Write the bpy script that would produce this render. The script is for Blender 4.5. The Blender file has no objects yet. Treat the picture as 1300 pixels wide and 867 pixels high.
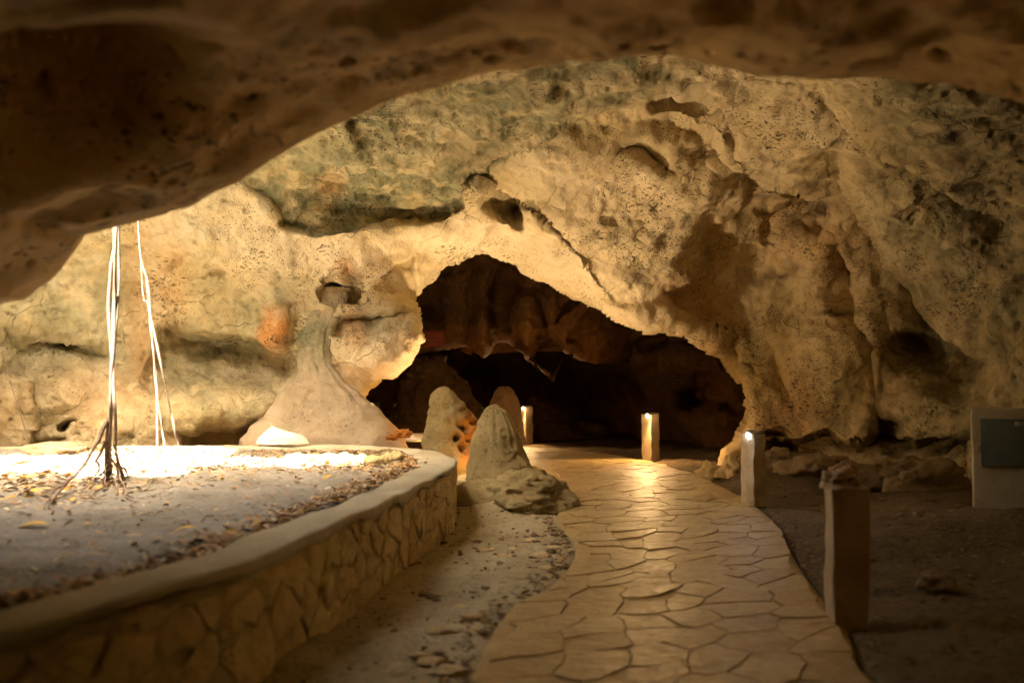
import bpy, math, random
import numpy as np
from mathutils import Vector
random.seed(7); rng = np.random.default_rng(7)
SC = bpy.context.scene
COL = SC.collection

# ------------------------------------------------------------------ camera, sky, sun, exposure
CAM_Z, FPX, PITCH = 1.36, 1083.0, math.atan(54.5/1083.0)
cam = bpy.data.cameras.new('camera'); cam_o = bpy.data.objects.new('camera', cam); COL.objects.link(cam_o)
cam_o.location = (0, 0, CAM_Z); cam_o.rotation_euler = (math.pi/2 + PITCH, 0, 0)
cam.sensor_width = 36; cam.lens = 36*FPX/1300; cam.clip_start = .05; cam.clip_end = 400
cam.dof.use_dof = True; cam.dof.focus_distance = 11.5; cam.dof.aperture_fstop = 1.0
SC.camera = cam_o

SUN_DIR = Vector((.10, .38, -.92)).normalized()          # the way the light travels
w = bpy.data.worlds.new('World'); SC.world = w; w.use_nodes = True
wn = w.node_tree.nodes; bg = wn['Background']
sky = wn.new('ShaderNodeTexSky'); sky.sky_type = 'NISHITA'; sky.sun_disc = False
to_sun = -SUN_DIR
sky.sun_elevation = math.asin(to_sun.z); sky.sun_rotation = math.atan2(to_sun.x, to_sun.y)
sky.dust_density = 6; sky.ozone_density = .3
wb = wn.new('ShaderNodeMix'); wb.data_type = 'RGBA'; wb.blend_type = 'MULTIPLY'; wb.inputs[0].default_value = 1; wb.inputs[7].default_value = (1.12, 1.0, .78, 1)   # the photo's warm white balance
w.node_tree.links.new(sky.outputs[0], wb.inputs[6]); w.node_tree.links.new(wb.outputs[2], bg.inputs[0]); bg.inputs[1].default_value = .12
sun = bpy.data.lights.new('sun', 'SUN'); sun.energy = 3.3; sun.angle = math.radians(.5); sun.color = (1, .93, .80)
sun_o = bpy.data.objects.new('sun', sun); COL.objects.link(sun_o)
sun_o.rotation_euler = SUN_DIR.to_track_quat('-Z', 'Y').to_euler(); sun_o.location = (-4, 4, 12)
SC.view_settings.view_transform = 'Standard'; SC.view_settings.look = 'None'
SC.view_settings.exposure = 4.75; SC.view_settings.gamma = 1
SC.cycles.use_denoising = True
SC.cycles.max_bounces = 10; SC.cycles.diffuse_bounces = 8; SC.cycles.glossy_bounces = 3
SC.cycles.sample_clamp_indirect = 8; SC.cycles.caustics_reflective = False; SC.cycles.caustics_refractive = False

# ------------------------------------------------------------------ helpers
def P(px, py, d):
    """point of the place seen at a pixel of the photograph, d metres ahead"""
    px = np.asarray(px, float); py = np.asarray(py, float); d = np.asarray(d, float)
    a = (px-650)/FPX; b = (433.5-py)/FPX
    c, s = math.cos(PITCH), math.sin(PITCH)
    y = c - b*s; z = s + b*c
    k = d/y
    return np.stack([a*k, d + 0*a, CAM_Z + z*k], -1)
def PT(px, py, d): return Vector(P(px, py, d).tolist())

def _h(ix, iy, iz, seed):
    h = (ix.astype(np.int64)*374761393 + iy.astype(np.int64)*668265263 + iz.astype(np.int64)*2147483647 + seed*974711) & 0xffffffff
    h = ((h ^ (h >> 13))*1274126177) & 0xffffffff
    h = ((h ^ (h >> 16))*2246822519) & 0xffffffff
    return ((h ^ (h >> 15)) & 0xffffff)/float(0xffffff)
def noise(p, scale=1., seed=0):
    q = p*scale; f0 = np.floor(q); f = q-f0; u = f*f*f*(f*(f*6-15)+10)
    i = f0.astype(np.int64); r = 0
    for dx in (0, 1):
        wx = u[..., 0] if dx else 1-u[..., 0]
        for dy in (0, 1):
            wy = u[..., 1] if dy else 1-u[..., 1]
            for dz in (0, 1):
                wz = u[..., 2] if dz else 1-u[..., 2]
                r = r + wx*wy*wz*_h(i[..., 0]+dx, i[..., 1]+dy, i[..., 2]+dz, seed)
    return r*2-1
def fbm(p, scale, octv=4, seed=0, gain=.5):
    r = 0; a = 1
    for o in range(octv):
        r = r + a*noise(p + 3.7*o, scale, seed+o); a *= gain; scale *= 2.07
    return r
def ridged(p, scale, octv=3, seed=0):
    r = 0; a = 1
    for o in range(octv):
        r = r + a*(1-np.abs(noise(p+5.1*o, scale, seed+o))*2); a *= .5; scale *= 2.1
    return r
def worley(p, scale, seed=0):
    q = p*scale; i0 = np.floor(q).astype(np.int64); best = np.full(q.shape[:-1], 9.)
    for dx in (-1, 0, 1):
        for dy in (-1, 0, 1):
            for dz in (-1, 0, 1):
                i = i0 + np.array([dx, dy, dz])
                c = np.stack([_h(i[..., 0], i[..., 1], i[..., 2], seed+k) for k in range(3)], -1)
                rad = .4+.6*_h(i[..., 0], i[..., 1], i[..., 2], seed+7)
                best = np.minimum(best, np.linalg.norm(i+c-q, axis=-1)/rad)
    return best
def sstep(x, a, b):
    t = np.clip((x-a)/(b-a), 0, 1); return t*t*(3-2*t)
def polydist(X, Y, pts, closed=False):
    """distance to a polyline, nearest point, side (+ = right hand of travel in image axes), run 0..1"""
    pts = np.asarray(pts, float); n = len(pts)
    best = np.full(X.shape, 1e9); qx = X*0; qy = X*0; side = X*0; run = X*0
    L = np.r_[0, np.cumsum(np.hypot(*np.diff(pts, axis=0).T))]
    for k in range(n if closed else n-1):
        a = pts[k]; b = pts[(k+1) % n]; d = b-a; l2 = max((d**2).sum(), 1e-9)
        t = np.clip(((X-a[0])*d[0]+(Y-a[1])*d[1])/l2, 0, 1)
        cx = a[0]+t*d[0]; cy = a[1]+t*d[1]; dd = np.hypot(X-cx, Y-cy)
        m = dd < best-1e-9; best = np.where(m, dd, best); qx = np.where(m, cx, qx); qy = np.where(m, cy, qy)
        side = np.where(m, np.sign(d[0]*(Y-a[1])-d[1]*(X-a[0])), side)
        if not closed: run = np.where(m, (L[k]+t*math.sqrt(l2))/L[-1], run)
    return best, qx, qy, side, run
def inside(X, Y, pts):
    r = np.zeros(X.shape, bool); n = len(pts)
    for k in range(n):
        x0, y0 = pts[k]; x1, y1 = pts[(k+1) % n]
        if y0 == y1: continue
        r ^= ((y0 > Y) != (y1 > Y)) & (X < (x1-x0)*(Y-y0)/(y1-y0)+x0)
    return r
def spline(pts, n):
    """Catmull-Rom through points, n samples evenly spaced by length"""
    pts = np.asarray(pts, float); e = np.vstack([2*pts[0]-pts[1], pts, 2*pts[-1]-pts[-2]]); out = []
    for k in range(1, len(e)-2):
        t = np.linspace(0, 1, 24, endpoint=False)[:, None]
        a, b, c, d = e[k-1], e[k], e[k+1], e[k+2]
        out.append(.5*(2*b + (c-a)*t + (2*a-5*b+4*c-d)*t*t + (3*b-a-3*c+d)*t**3))
    out = np.vstack(out+[pts[-1:]])
    L = np.r_[0, np.cumsum(np.linalg.norm(np.diff(out, axis=0), axis=1))]
    s = np.linspace(0, L[-1], n)
    return np.stack([np.interp(s, L, out[:, k]) for k in range(out.shape[1])], -1)

def link(name, me, mat=None, parent=None):
    o = bpy.data.objects.new(name, me); COL.objects.link(o)
    if mat and not me.materials: me.materials.append(mat)
    if parent: o.parent = parent
    return o
def mesh(name, V, F, smooth=True, tint=None):
    V = np.asarray(V, float).reshape(-1, 3); me = bpy.data.meshes.new(name)
    if isinstance(F, np.ndarray):
        k = F.shape[1]; me.vertices.add(len(V)); me.vertices.foreach_set('co', V.ravel())
        me.loops.add(F.size); me.loops.foreach_set('vertex_index', F.ravel().astype(np.int32))
        me.polygons.add(len(F)); me.polygons.foreach_set('loop_start', np.arange(0, F.size, k, dtype=np.int32))
        me.update(calc_edges=True); me.validate()
    else:
        me.from_pydata(V.tolist(), [], F); me.update()
    if smooth: me.polygons.foreach_set('use_smooth', np.ones(len(me.polygons), bool))
    if tint is not None:
        at = me.color_attributes.new('tint', 'FLOAT_COLOR', 'POINT')
        tint = np.asarray(tint); tint = tint.reshape(-1, tint.shape[-1]); c = np.zeros((len(V), 4)); c[:, :tint.shape[-1]] = tint; at.data.foreach_set('color', c.ravel())
    return me
def gridfaces(nr, nc, keep=None, closed=False):
    r = np.arange(nr-1)[:, None]; c = np.arange(nc if closed else nc-1)[None, :]; c1 = (c+1) % nc
    F = np.stack([r*nc+c + 0*c1, r*nc+c1, (r+1)*nc+c1, (r+1)*nc+c + 0*c1], -1).reshape(-1, 4)
    return F if keep is None else F[keep.ravel()]
def gridnormals(V):
    du = np.gradient(V, axis=1); dv = np.gradient(V, axis=0); n = np.cross(du, dv)
    return n/np.maximum(np.linalg.norm(n, axis=-1, keepdims=True), 1e-9)
def thing(name, label, cat, loc=(0, 0, 0), rz=0, group=None):
    o = bpy.data.objects.new(name, None); COL.objects.link(o); o.location = loc; o.rotation_euler = (0, 0, rz)
    o.empty_display_size = .1
    return tag(o, label, cat, group)
def tag(o, label, cat, group=None):
    o['label'] = label; o['category'] = cat
    if group: o['group'] = group
    return o
def kind(o, k): o['kind'] = k; return o
def box_vf(x0, x1, y0, y1, z0, z1):
    V = [(x, y, z) for z in (z0, z1) for y in (y0, y1) for x in (x0, x1)]
    return V, [(0, 2, 3, 1), (4, 5, 7, 6), (0, 1, 5, 4), (2, 6, 7, 3), (0, 4, 6, 2), (1, 3, 7, 5)]
def bevel_box(name, x0, x1, y0, y1, z0, z1, mat, parent=None, bev=.01, cuts=0, rough=0, seed=0):
    import bmesh
    bm = bmesh.new(); V, F = box_vf(x0, x1, y0, y1, z0, z1)
    vs = [bm.verts.new(v) for v in V]
    for f in F: bm.faces.new([vs[i] for i in f])
    if cuts: bmesh.ops.subdivide_edges(bm, edges=bm.edges[:], cuts=cuts, use_grid_fill=True)
    bm.normal_update()
    if bev:
        es = [e for e in bm.edges if len(e.link_faces) == 2 and e.calc_face_angle() > 1]
        bmesh.ops.bevel(bm, geom=es, offset=bev, segments=2, affect='EDGES', profile=.6)
    if rough:
        co = np.array([v.co[:] for v in bm.verts]); d = np.stack([fbm(co+k*9.3, 9, 3, seed+k) for k in range(3)], -1)*rough
        for v, dd in zip(bm.verts, d): v.co += Vector(dd)
    me = bpy.data.meshes.new(name); bm.to_mesh(me); bm.free()
    me.polygons.foreach_set('use_smooth', np.ones(len(me.polygons), bool))
    return link(name, me, mat, parent)
def tube(pts, rads, seg=8):
    pts = np.asarray(pts, float); rads = np.broadcast_to(rads, (len(pts),)); T = np.gradient(pts, axis=0)
    T /= np.linalg.norm(T, axis=1, keepdims=True); up = np.array([.31, .9, .2]); up = up/np.linalg.norm(up)
    A = np.cross(T, up); A /= np.linalg.norm(A, axis=1, keepdims=True); B = np.cross(T, A)
    th = np.linspace(0, 2*np.pi, seg, endpoint=False)
    V = pts[:, None]+rads[:, None, None]*(np.cos(th)[None, :, None]*A[:, None]+np.sin(th)[None, :, None]*B[:, None])
    return V.reshape(-1, 3), gridfaces(len(pts), seg, closed=True)
def join(parts):
    V = []; F = []; n = 0
    for v, f in parts: V.append(np.asarray(v).reshape(-1, 3)); F.append(np.asarray(f)+n); n += len(V[-1])
    return np.vstack(V), np.vstack(F)

# ------------------------------------------------------------------ materials
class NT:
    def __init__(s, name):
        s.m = bpy.data.materials.new(name); s.m.use_nodes = True; s.t = s.m.node_tree; s.b = s.t.nodes['Principled BSDF']
    def n(s, typ, props=None, **inp):
        x = s.t.nodes.new('ShaderNode'+typ)
        for k, v in (props or {}).items(): setattr(x, k, v)
        for k, v in inp.items():
            k = int(k[1:]) if k[0] == 'i' and k[1:].isdigit() else k.replace('_', ' ')
            if hasattr(v, 'links') or isinstance(v, bpy.types.NodeSocket): s.t.links.new(v, x.inputs[k])
            else: x.inputs[k].default_value = v
        return x
    def pos(s): return s.n('NewGeometry').outputs['Position']
    def noise(s, scale, detail=4, rough=.55, vec=None, dist=0):
        return s.n('TexNoise', None, Vector=vec if vec is not None else s.pos(), Scale=scale, Detail=detail, Roughness=rough, Distortion=dist).outputs[0]
    def ramp(s, fac, a, b, lo=0., hi=1.):
        return s.n('MapRange', {'interpolation_type': 'SMOOTHSTEP'}, Value=fac, From_Min=a, From_Max=b, To_Min=lo, To_Max=hi).outputs[0]
    def mix(s, fac, a, b):
        x = s.n('Mix', {'data_type': 'RGBA'}); i = x.inputs
        for k, v in ((0, fac), (6, a), (7, b)):
            if isinstance(v, bpy.types.NodeSocket): s.t.links.new(v, i[k])
            else: i[k].default_value = v if k == 0 else (*v, 1)
        return x.outputs[2]
    def math(s, op, a, b=0.):
        return s.n('Math', {'operation': op}, i0=a, i1=b).outputs[0]
    def bump(s, h, dist, strength=1., prev=None):
        x = s.n('Bump', None, Height=h, Distance=dist, Strength=strength)
        if prev is not None: s.t.links.new(prev, x.inputs['Normal'])
        return x.outputs[0]
    def out(s, col, rough=.9, normal=None, spec=.25):
        for k, v in (('Base Color', col), ('Roughness', rough), ('Normal', normal), ('Specular IOR Level', spec)):
            if v is None: continue
            if isinstance(v, bpy.types.NodeSocket): s.t.links.new(v, s.b.inputs[k])
            else: s.b.inputs[k].default_value = (*v, 1) if k == 'Base Color' else v
        return s.m

def rock_mat(name, light, mid, dark, tinted=True, sc=1., pit=.62, bump=1.3):
    t = NT(name); p = t.pos()
    big = t.noise(.55*sc, 4, .6, p, .6); fine = t.noise(7*sc, 6, .65, p); vfine = t.noise(45*sc, 4, .6, p)
    c = t.mix(t.ramp(big, .38, .62), mid, light)
    c = t.mix(t.ramp(fine, .5, .72, 0, .6), c, dark); c = t.mix(t.ramp(t.noise(2.1*sc, 6, .7, p, 1.2), .55, .7, 0, .5), c, dark)
    if tinted:
        at = t.n('Attribute', {'attribute_name': 'tint'}); sep = t.n('SeparateColor', None, Color=at.outputs['Color']).outputs
        brk = t.ramp(t.noise(2.6, 5, .62, p, .5), .3, .62)
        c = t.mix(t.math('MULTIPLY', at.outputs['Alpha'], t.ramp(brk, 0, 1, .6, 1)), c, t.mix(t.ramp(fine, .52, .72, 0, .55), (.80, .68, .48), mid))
        g = t.math('MULTIPLY', sep[0], t.ramp(brk, 0, 1, .35, 1)); o = t.math('MULTIPLY', sep[1], t.ramp(brk, 0, 1, .5, 1))
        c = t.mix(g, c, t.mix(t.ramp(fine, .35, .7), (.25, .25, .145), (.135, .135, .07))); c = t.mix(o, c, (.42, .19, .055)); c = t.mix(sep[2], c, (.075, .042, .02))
    # small dark pits, gathered in patches and drawn out a little
    st = t.n('VectorMath', {'operation': 'MULTIPLY'}, i0=p, i1=(1.0, 1.0, 1.7)).outputs[0]
    wob = t.n('VectorMath', {'operation': 'ADD'}, i0=st, i1=t.n('VectorMath', {'operation': 'SCALE'}, i0=t.n('TexNoise', None, Vector=p, Scale=5*sc, Detail=3).outputs['Color'], Scale=.28/sc).outputs[0]).outputs[0]
    v1 = t.n('TexVoronoi', None, Vector=wob, Scale=8*sc).outputs[0]; v2 = t.n('TexVoronoi', None, Vector=wob, Scale=19*sc).outputs[0]
    patch = t.noise(1.1*sc, 3, .6, p)
    th1 = t.ramp(patch, .42, .7, .0, .3); th2 = t.ramp(patch, .36, .66, .05, .32)
    m1 = t.math('LESS_THAN', v1, th1); m1 = t.ramp(t.math('SUBTRACT', th1, v1), -.02, .12); m2 = t.ramp(t.math('SUBTRACT', th2, v2), -.03, .14)
    pm = t.math('MAXIMUM', m1, m2)
    c = t.mix(t.math('MULTIPLY', pm, pit), c, (.07, .04, .02))
    # hairline cracks
    cr = t.n('TexVoronoi', {'feature': 'DISTANCE_TO_EDGE'}, Vector=wob, Scale=.9*sc).outputs[0]
    cm = t.math('MULTIPLY', t.ramp(cr, .0, .012, 1, 0), t.ramp(t.noise(.9, 3, .6, p), .5, .62))
    c = t.mix(t.math('MULTIPLY', cm, .3), c, (.1, .05, .025))
    h = t.math('SUBTRACT', t.math('MULTIPLY', fine, .6), t.math('MULTIPLY', pm, .5)); h = t.math('SUBTRACT', h, t.math('MULTIPLY', cm, .3))
    n = t.bump(h, .07*bump/sc, .8); n = t.bump(vfine, .012*bump, .7, n)
    return t.out(c, t.ramp(fine, .3, .8, .75, .98), n, .2)

M_WALL = rock_mat('limestone', (.66, .555, .35), (.54, .43, .23), (.30, .205, .09))
M_NEAR = rock_mat('brown_limestone', (.76, .53, .23), (.66, .45, .18), (.36, .21, .08), sc=.9, pit=.7)
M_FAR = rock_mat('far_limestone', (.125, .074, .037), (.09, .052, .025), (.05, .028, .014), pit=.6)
M_STAL = rock_mat('stalagmite_stone', (.34, .27, .13), (.27, .21, .095), (.17, .12, .055), sc=2.2, pit=.4, bump=1.3)
M_FLOW = rock_mat('flowstone', (.45, .365, .25), (.36, .285, .185), (.25, .185, .11), sc=1.6, pit=.4, bump=1.0)
M_CRUST = rock_mat('orange_crust', (.55, .24, .05), (.44, .17, .035), (.22, .08, .02), sc=3, pit=.7)
M_PALE = rock_mat('pale_stone', (.74, .68, .58), (.62, .55, .45), (.45, .38, .28), False, 2.5, .2, .6)
M_RUBBLE = rock_mat('rubble_stone', (.72, .58, .31), (.60, .46, .22), (.32, .22, .095), False, 3, .45, 2.2)

M_GRIT = rock_mat('dark_grit', (.26, .19, .10), (.19, .13, .065), (.1, .065, .03), False, 3, .4, 1.5)
def dirt_mat(name, a, b, c, sc=1.):
    t = NT(name); p = t.pos()
    n1 = t.noise(1.2*sc, 5, .65, p, .4); n2 = t.noise(16*sc, 6, .7, p); n3 = t.noise(90, 3, .6, p)
    col = t.mix(t.ramp(n1, .35, .65), a, b); col = t.mix(t.ramp(n2, .5, .72, 0, .75), col, c)
    if name == 'dirt':
        at = t.n('Attribute', {'attribute_name': 'tint'}); sep = t.n('SeparateColor', None, Color=at.outputs['Color']).outputs
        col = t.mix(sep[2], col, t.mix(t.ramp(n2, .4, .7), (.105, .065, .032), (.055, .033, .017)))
    v = t.n('TexVoronoi', None, Vector=p, Scale=38).outputs[0]
    n = t.bump(n2, .06, .9); n = t.bump(v, .012, .6, n); n = t.bump(n3, .008, .7, n)
    return t.out(col, .95, n, .15)
M_DIRT = dirt_mat('dirt', (.52, .45, .28), (.41, .34, .20), (.19, .14, .075))
M_SOIL = dirt_mat('grey_soil', (.33, .305, .26), (.235, .215, .175), (.11, .095, .07))

def concrete_mat(name, a, b, c, rough=.85, sc=1., bump=1.):
    t = NT(name); p = t.pos()
    n1 = t.noise(2.2*sc, 5, .65, p, .5); n2 = t.noise(24*sc, 6, .7, p); n3 = t.noise(120, 3, .6, p)
    col = t.mix(t.ramp(n1, .34, .66), a, b); col = t.mix(t.ramp(n2, .55, .78, 0, .6), col, c)
    n = t.bump(n2, .02*bump, .8); n = t.bump(n3, .004*bump, .8, n)
    return t.out(col, t.ramp(n1, .3, .7, rough-.08, rough+.08), n, .3)
M_CAP = concrete_mat('cap_cement', (.56, .51, .36), (.46, .41, .27), (.33, .28, .17), bump=2.5)
M_MORTAR = concrete_mat('mortar', (.60, .48, .26), (.48, .37, .19), (.2, .14, .065), bump=3)
M_BOLLARD = concrete_mat('bollard_concrete', (.46, .37, .25), (.36, .28, .18), (.22, .16, .1), sc=2)
M_HOUSE = concrete_mat('housing_concrete', (.36, .32, .21), (.28, .25, .155), (.17, .14, .08))
M_GROUT = concrete_mat('path_grout', (.39, .27, .105), (.31, .21, .075), (.17, .1, .04), .6)

def paver_mat():
    t = NT('stamped_stone'); p = t.pos(); oi = t.n('ObjectInfo').outputs['Random']
    n1 = t.noise(2.5, 6, .66, p, .6); n2 = t.noise(18, 6, .68, p, .3); n3 = t.noise(95, 3, .6, p)
    sl = t.noise(5, 5, .6, t.n('VectorMath', {'operation': 'MULTIPLY'}, i0=p, i1=(1, 3.5, 1)).outputs[0], 1.)
    c = t.mix(t.ramp(n1, .33, .67), (.41, .28, .10), (.30, .195, .065))
    c = t.mix(t.math('MULTIPLY', oi, .6), c, (.45, .34, .16)); c = t.mix(t.ramp(n2, .55, .75, 0, .5), c, (.24, .14, .05)); c = t.mix(t.ramp(t.noise(.9, 5, .7, p, .8), .48, .68, 0, .45), c, (.22, .145, .06))
    n = t.bump(sl, .045, .8); n = t.bump(n2, .02, .7, n); n = t.bump(n3, .003, .6, n)
    return t.out(c, t.ramp(n2, .3, .7, .33, .6), n, .38)
M_PAVER = paver_mat()

def plain(name, col, rough=.6, var=.25, sc=14, spec=.3, metal=0.):
    t = NT(name); n = t.noise(sc, 5, .65)
    c = t.mix(t.ramp(n, .3, .7), col, tuple(x*(1-var) for x in col)); t.b.inputs['Metallic'].default_value = metal
    return t.out(c, rough, t.bump(n, .004, .5), spec)
M_ROOT = plain('root_bark', (.26, .19, .14), .85, .45, 30)
M_DOOR = plain('grey_green_paint', (.10, .12, .105), .5, .2)
M_METAL = plain('dull_metal', (.2, .19, .17), .45, .3, 20, .5, .8)
M_PLATE = plain('white_plate', (.30, .28, .22), .5, .12)
M_RED = plain('red_paint', (.17, .025, .02), .6, .2)
M_PRINT = plain('pale_print', (.26, .10, .07), .7, .1)
M_YELLOW = plain('yellow_leaf', (.62, .38, .05), .6, .35, 20)
def leaf_mat():
    t = NT('leaf_litter'); r = t.n('NewGeometry').outputs['Random Per Island']
    cr = t.n('ValToRGB', None, Fac=r); e = cr.color_ramp; e.interpolation = 'CONSTANT'
    cols = [(0, (.28, .19, .10)), (.22, (.40, .29, .16)), (.42, (.52, .40, .25)), (.6, (.17, .11, .06)), (.74, (.44, .20, .06)), (.86, (.55, .33, .07)), (.95, (.60, .52, .38))]
    while len(e.elements) < len(cols): e.elements.new(.5)
    for el, (q, c) in zip(e.elements, cols): el.position = q; el.color = (*c, 1)
    return t.out(cr.outputs[0], .8, None, .2)
M_LEAF = leaf_mat()
def emit(name, col, s):
    t = NT(name); t.b.inputs['Emission Color'].default_value = (*col, 1); t.b.inputs['Emission Strength'].default_value = s
    return t.out(col, .5)
M_BULB = emit('warm_bulb', (1, .72, .38), 1.2)
M_BULB_W = emit('white_bulb', (.9, .95, 1.0), .8)

# ------------------------------------------------------------------ the cave wall and vault beyond the planter
CTRL = [(-200,560,9.5),(-200,330,9.2),(-200,100,8.8),(0,600,10.9),(0,560,11.0),(0,450,11.2),(0,330,10.7),(0,200,10.2),(0,0,9.6),
 (150,600,11.3),(150,540,11.4),(150,450,11.7),(150,330,11.2),(150,200,10.4),(150,60,9.9),(150,-60,9.6),
 (300,600,11.9),(300,540,11.9),(300,470,12.1),(300,400,12.0),(300,300,11.3),(300,220,10.6),(300,100,10.0),(300,-40,9.7),
 (395,150,9.8),(400,60,9.4),(450,60,8.1),(450,150,8.9),(490,100,7.7),(600,85,7.6),(700,75,7.6),(860,65,7.8),(1000,95,8.0),(1100,60,6.5),(1300,60,6.6),(1480,60,6.2),
 (600,-50,5.2),(860,-50,5.2),(1100,-60,4.8),
 (400,210,10.4),(480,180,9.5),(600,180,9.6),(750,180,9.9),(860,180,10.1),(1000,180,10.2),(1100,180,9.0),(1200,180,8.5),(1300,180,8.2),(1480,200,7.6),
 (400,290,11.2),(500,290,11.7),(600,280,12.1),(700,280,12.1),(800,280,12.2),(880,300,12.5),(950,300,13.0),(1050,300,12.3),(1150,300,11.3),(1300,300,10.2),(1480,300,9.4),
 (400,400,12.1),(450,400,12.2),(500,380,12.6),(440,520,12.2),(480,560,12.2),(520,420,12.4),(560,330,12.9),(650,315,13.3),(780,390,13.3),(850,405,13.5),(900,430,14.0),
 (945,520,14.4),(950,400,13.9),(1000,480,13.9),(1000,580,13.6),(1100,560,12.7),(1100,450,12.7),(1100,640,12.4),(1200,440,11.9),(1200,580,11.8),(1300,580,10.8),(1300,440,10.8),(1480,560,9.6),(700,480,14)]
def tps(ctrl, X, Y):
    c = np.array(ctrl, float); xy = c[:, :2]/300; n = len(c)
    def U(r2): return .5*r2*np.log(np.maximum(r2, 1e-12))
    K = U(((xy[:, None]-xy[None])**2).sum(-1)) + np.eye(n)*.01; Q = np.c_[np.ones(n), xy]
    A = np.block([[K, Q], [Q.T, np.zeros((3, 3))]]); s = np.linalg.solve(A, np.r_[c[:, 2], 0, 0, 0])
    r = s[n]+s[n+1]*X/300+s[n+2]*Y/300
    for k in range(n): r = r+s[k]*U((X/300-xy[k, 0])**2+(Y/300-xy[k, 1])**2)
    return r
OPENING = [(455,512),(470,492),(490,475),(512,463),(530,446),(540,430),(536,412),(526,399),(521,381),(533,368),(551,350),(574,333),(595,325),(612,322),(640,330),(656,337),(664,345),(700,363),(740,383),(765,396),(800,409),(840,414),(872,421),(902,438),(925,460),(940,482),(946,510),(944,536),(932,556),(915,572),(910,700),(455,700)]
st = 2.2
X, Y = np.meshgrid(np.arange(-230, 1530, st), np.arange(-90, 650, st))
wx = X + 5*fbm(np.stack([X/40, Y/40, 0*X], -1), 1, 3, 5); wy = Y + 5*fbm(np.stack([X/40, Y/40, 0*X+9], -1), 1, 3, 6)
D = tps(CTRL, X, Y)
def bump(cx, cy, rx, ry, amp, rot=0, p=1.):
    c, s = math.cos(math.radians(rot)), math.sin(math.radians(rot))
    u = ((wx-cx)*c+(wy-cy)*s)/rx; v = (-(wx-cx)*s+(wy-cy)*c)/ry
    return amp*np.exp(-(u*u+v*v)**p)
def lip(pts, amp, width, side=1, soft=4, fade=.12):
    d, _, _, s, r = polydist(wx, wy, pts); sd = d*s*side
    e = sstep(r, 0, fade)*sstep(1-r, 0, fade)
    return amp*np.exp(-np.maximum(sd, 0)/width)*sstep(sd, -soft, soft)*e
# lips: side -1 = recess above a line drawn left to right, +1 = below it
D += lip([(296,228),(330,250),(352,284),(398,297),(440,292),(500,281),(545,277),(586,266),(590,240),(612,212),(660,188),(720,166)], .28, 110, -1)
D += lip([(600,250),(592,225),(622,203),(660,186),(720,163),(790,150),(850,152),(905,178),(935,215)], .9, 75, 1)
D += lip([(430,160),(470,140),(520,125),(590,104)], .5, 50, 1)
D += lip([(815,130),(845,122),(880,130),(900,152)], .35, 22, 1, 3)
D += lip([(945,225),(980,232),(1015,238),(1040,255)], .55, 32, 1, 3)
D += lip([(905,278),(893,300),(897,330),(880,358),(850,372),(838,402)], .55, 55, -1, 3)
D += lip([(1035,100),(1075,150),(1120,188),(1180,228),(1225,262),(1310,300)], .6, 35, 1, 5)
D += lip([(1060,190),(1100,262),(1132,332),(1165,385),(1205,432),(1270,470)], 1.4, 110, 1, 5)
D += lip([(1055,300),(1085,345),(1088,392),(1112,440),(1118,490),(1122,545)], .28, 30, 1, 3)
D += lip([(985,440),(1005,500),(1018,555)], .15, 20, 1, 2)
D += lip([(925,420),(945,470),(935,510)], .3, 30, 1, 4)
D += lip([(955,270),(990,262),(1030,250),(1062,262)], .4, 24, 1, 3)
D += lip([(440,335),(455,360),(450,385),(425,395)], .35, 26, 1, 3)
D += lip([(478,350),(500,335),(530,330)], .3, 24, 1, 3)
D += lip([(415,410),(450,402),(500,392),(522,396)], .35, 28, 1, 3)
D += lip([(205,410),(240,425),(300,433),(345,440),(385,445)], .8, 60, 1, 8)
D += lip([(0,405),(40,430),(110,440),(150,455)], .3, 40, 1, 8)
D += lip([(225,540),(290,545),(350,535),(392,512)], .5, 40, 1, 5)
D += lip([(0,470),(30,480),(45,520),(40,560)], .25, 40, -1, 5)
D += lip([(130,310),(180,300),(230,330)], .2, 40, 1, 6)
D += lip([(230,350),(240,330),(280,330),(300,345)], .12, 20, 1, 3)
D += lip([(975,555),(1010,560),(1050,552),(1090,560),(1120,545),(1160,560),(1235,556)], .8, 60, 1, 4, .03)
for q in [(640,258,26,22,.9,20,2),(657,272,14,20,.5,0,2),(797,187,20,7,.35,-8,1),(832,198,22,10,.3,25,1),(848,214,8,8,.3,0,1),(858,134,34,10,.18,5,1),
          (85,437,12,5,.8,0,2),(62,562,22,5,.9,-12,2),(92,538,10,4,.4,-25,2),(930,185,10,14,.3,0,2),(1160,446,42,22,.6,10,2),(988,568,20,10,1.0,0,2),(1015,585,14,9,.8,0,2),
          (985,548,7,5,.6,0,2),(1128,540,20,16,.7,0,2),(425,375,14,10,.4,-20,2),
          (300,510,95,32,-.45,-4,1.3),(350,418,19,30,-.35,0,1.6),(470,330,50,40,-.3,30,1),(490,440,48,45,-.55,0,1.5),(560,300,60,25,-.2,0,1),(700,230,60,45,-.25,0,1),
          (780,320,110,50,-.4,10,1.2),(690,270,40,20,-.3,0,1),(790,400,60,14,-.25,0,1),(870,230,50,50,-.35,0,1.2),(1030,330,40,40,-.35,0,1.2),(1050,450,50,70,-.3,0,1.2),(960,500,26,50,-.25,0,1.3),
          (1180,520,50,40,-.35,0,1.3),(60,490,60,40,-.3,0,1.3),(250,320,60,40,-.3,0,1.2),(270,355,16,9,-.15,0,1.5),(440,250,70,30,.4,0,1.2),(560,150,80,40,.35,0,1.2),(520,230,70,30,.2,0,1)]:
    D += bump(*q)
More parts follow.
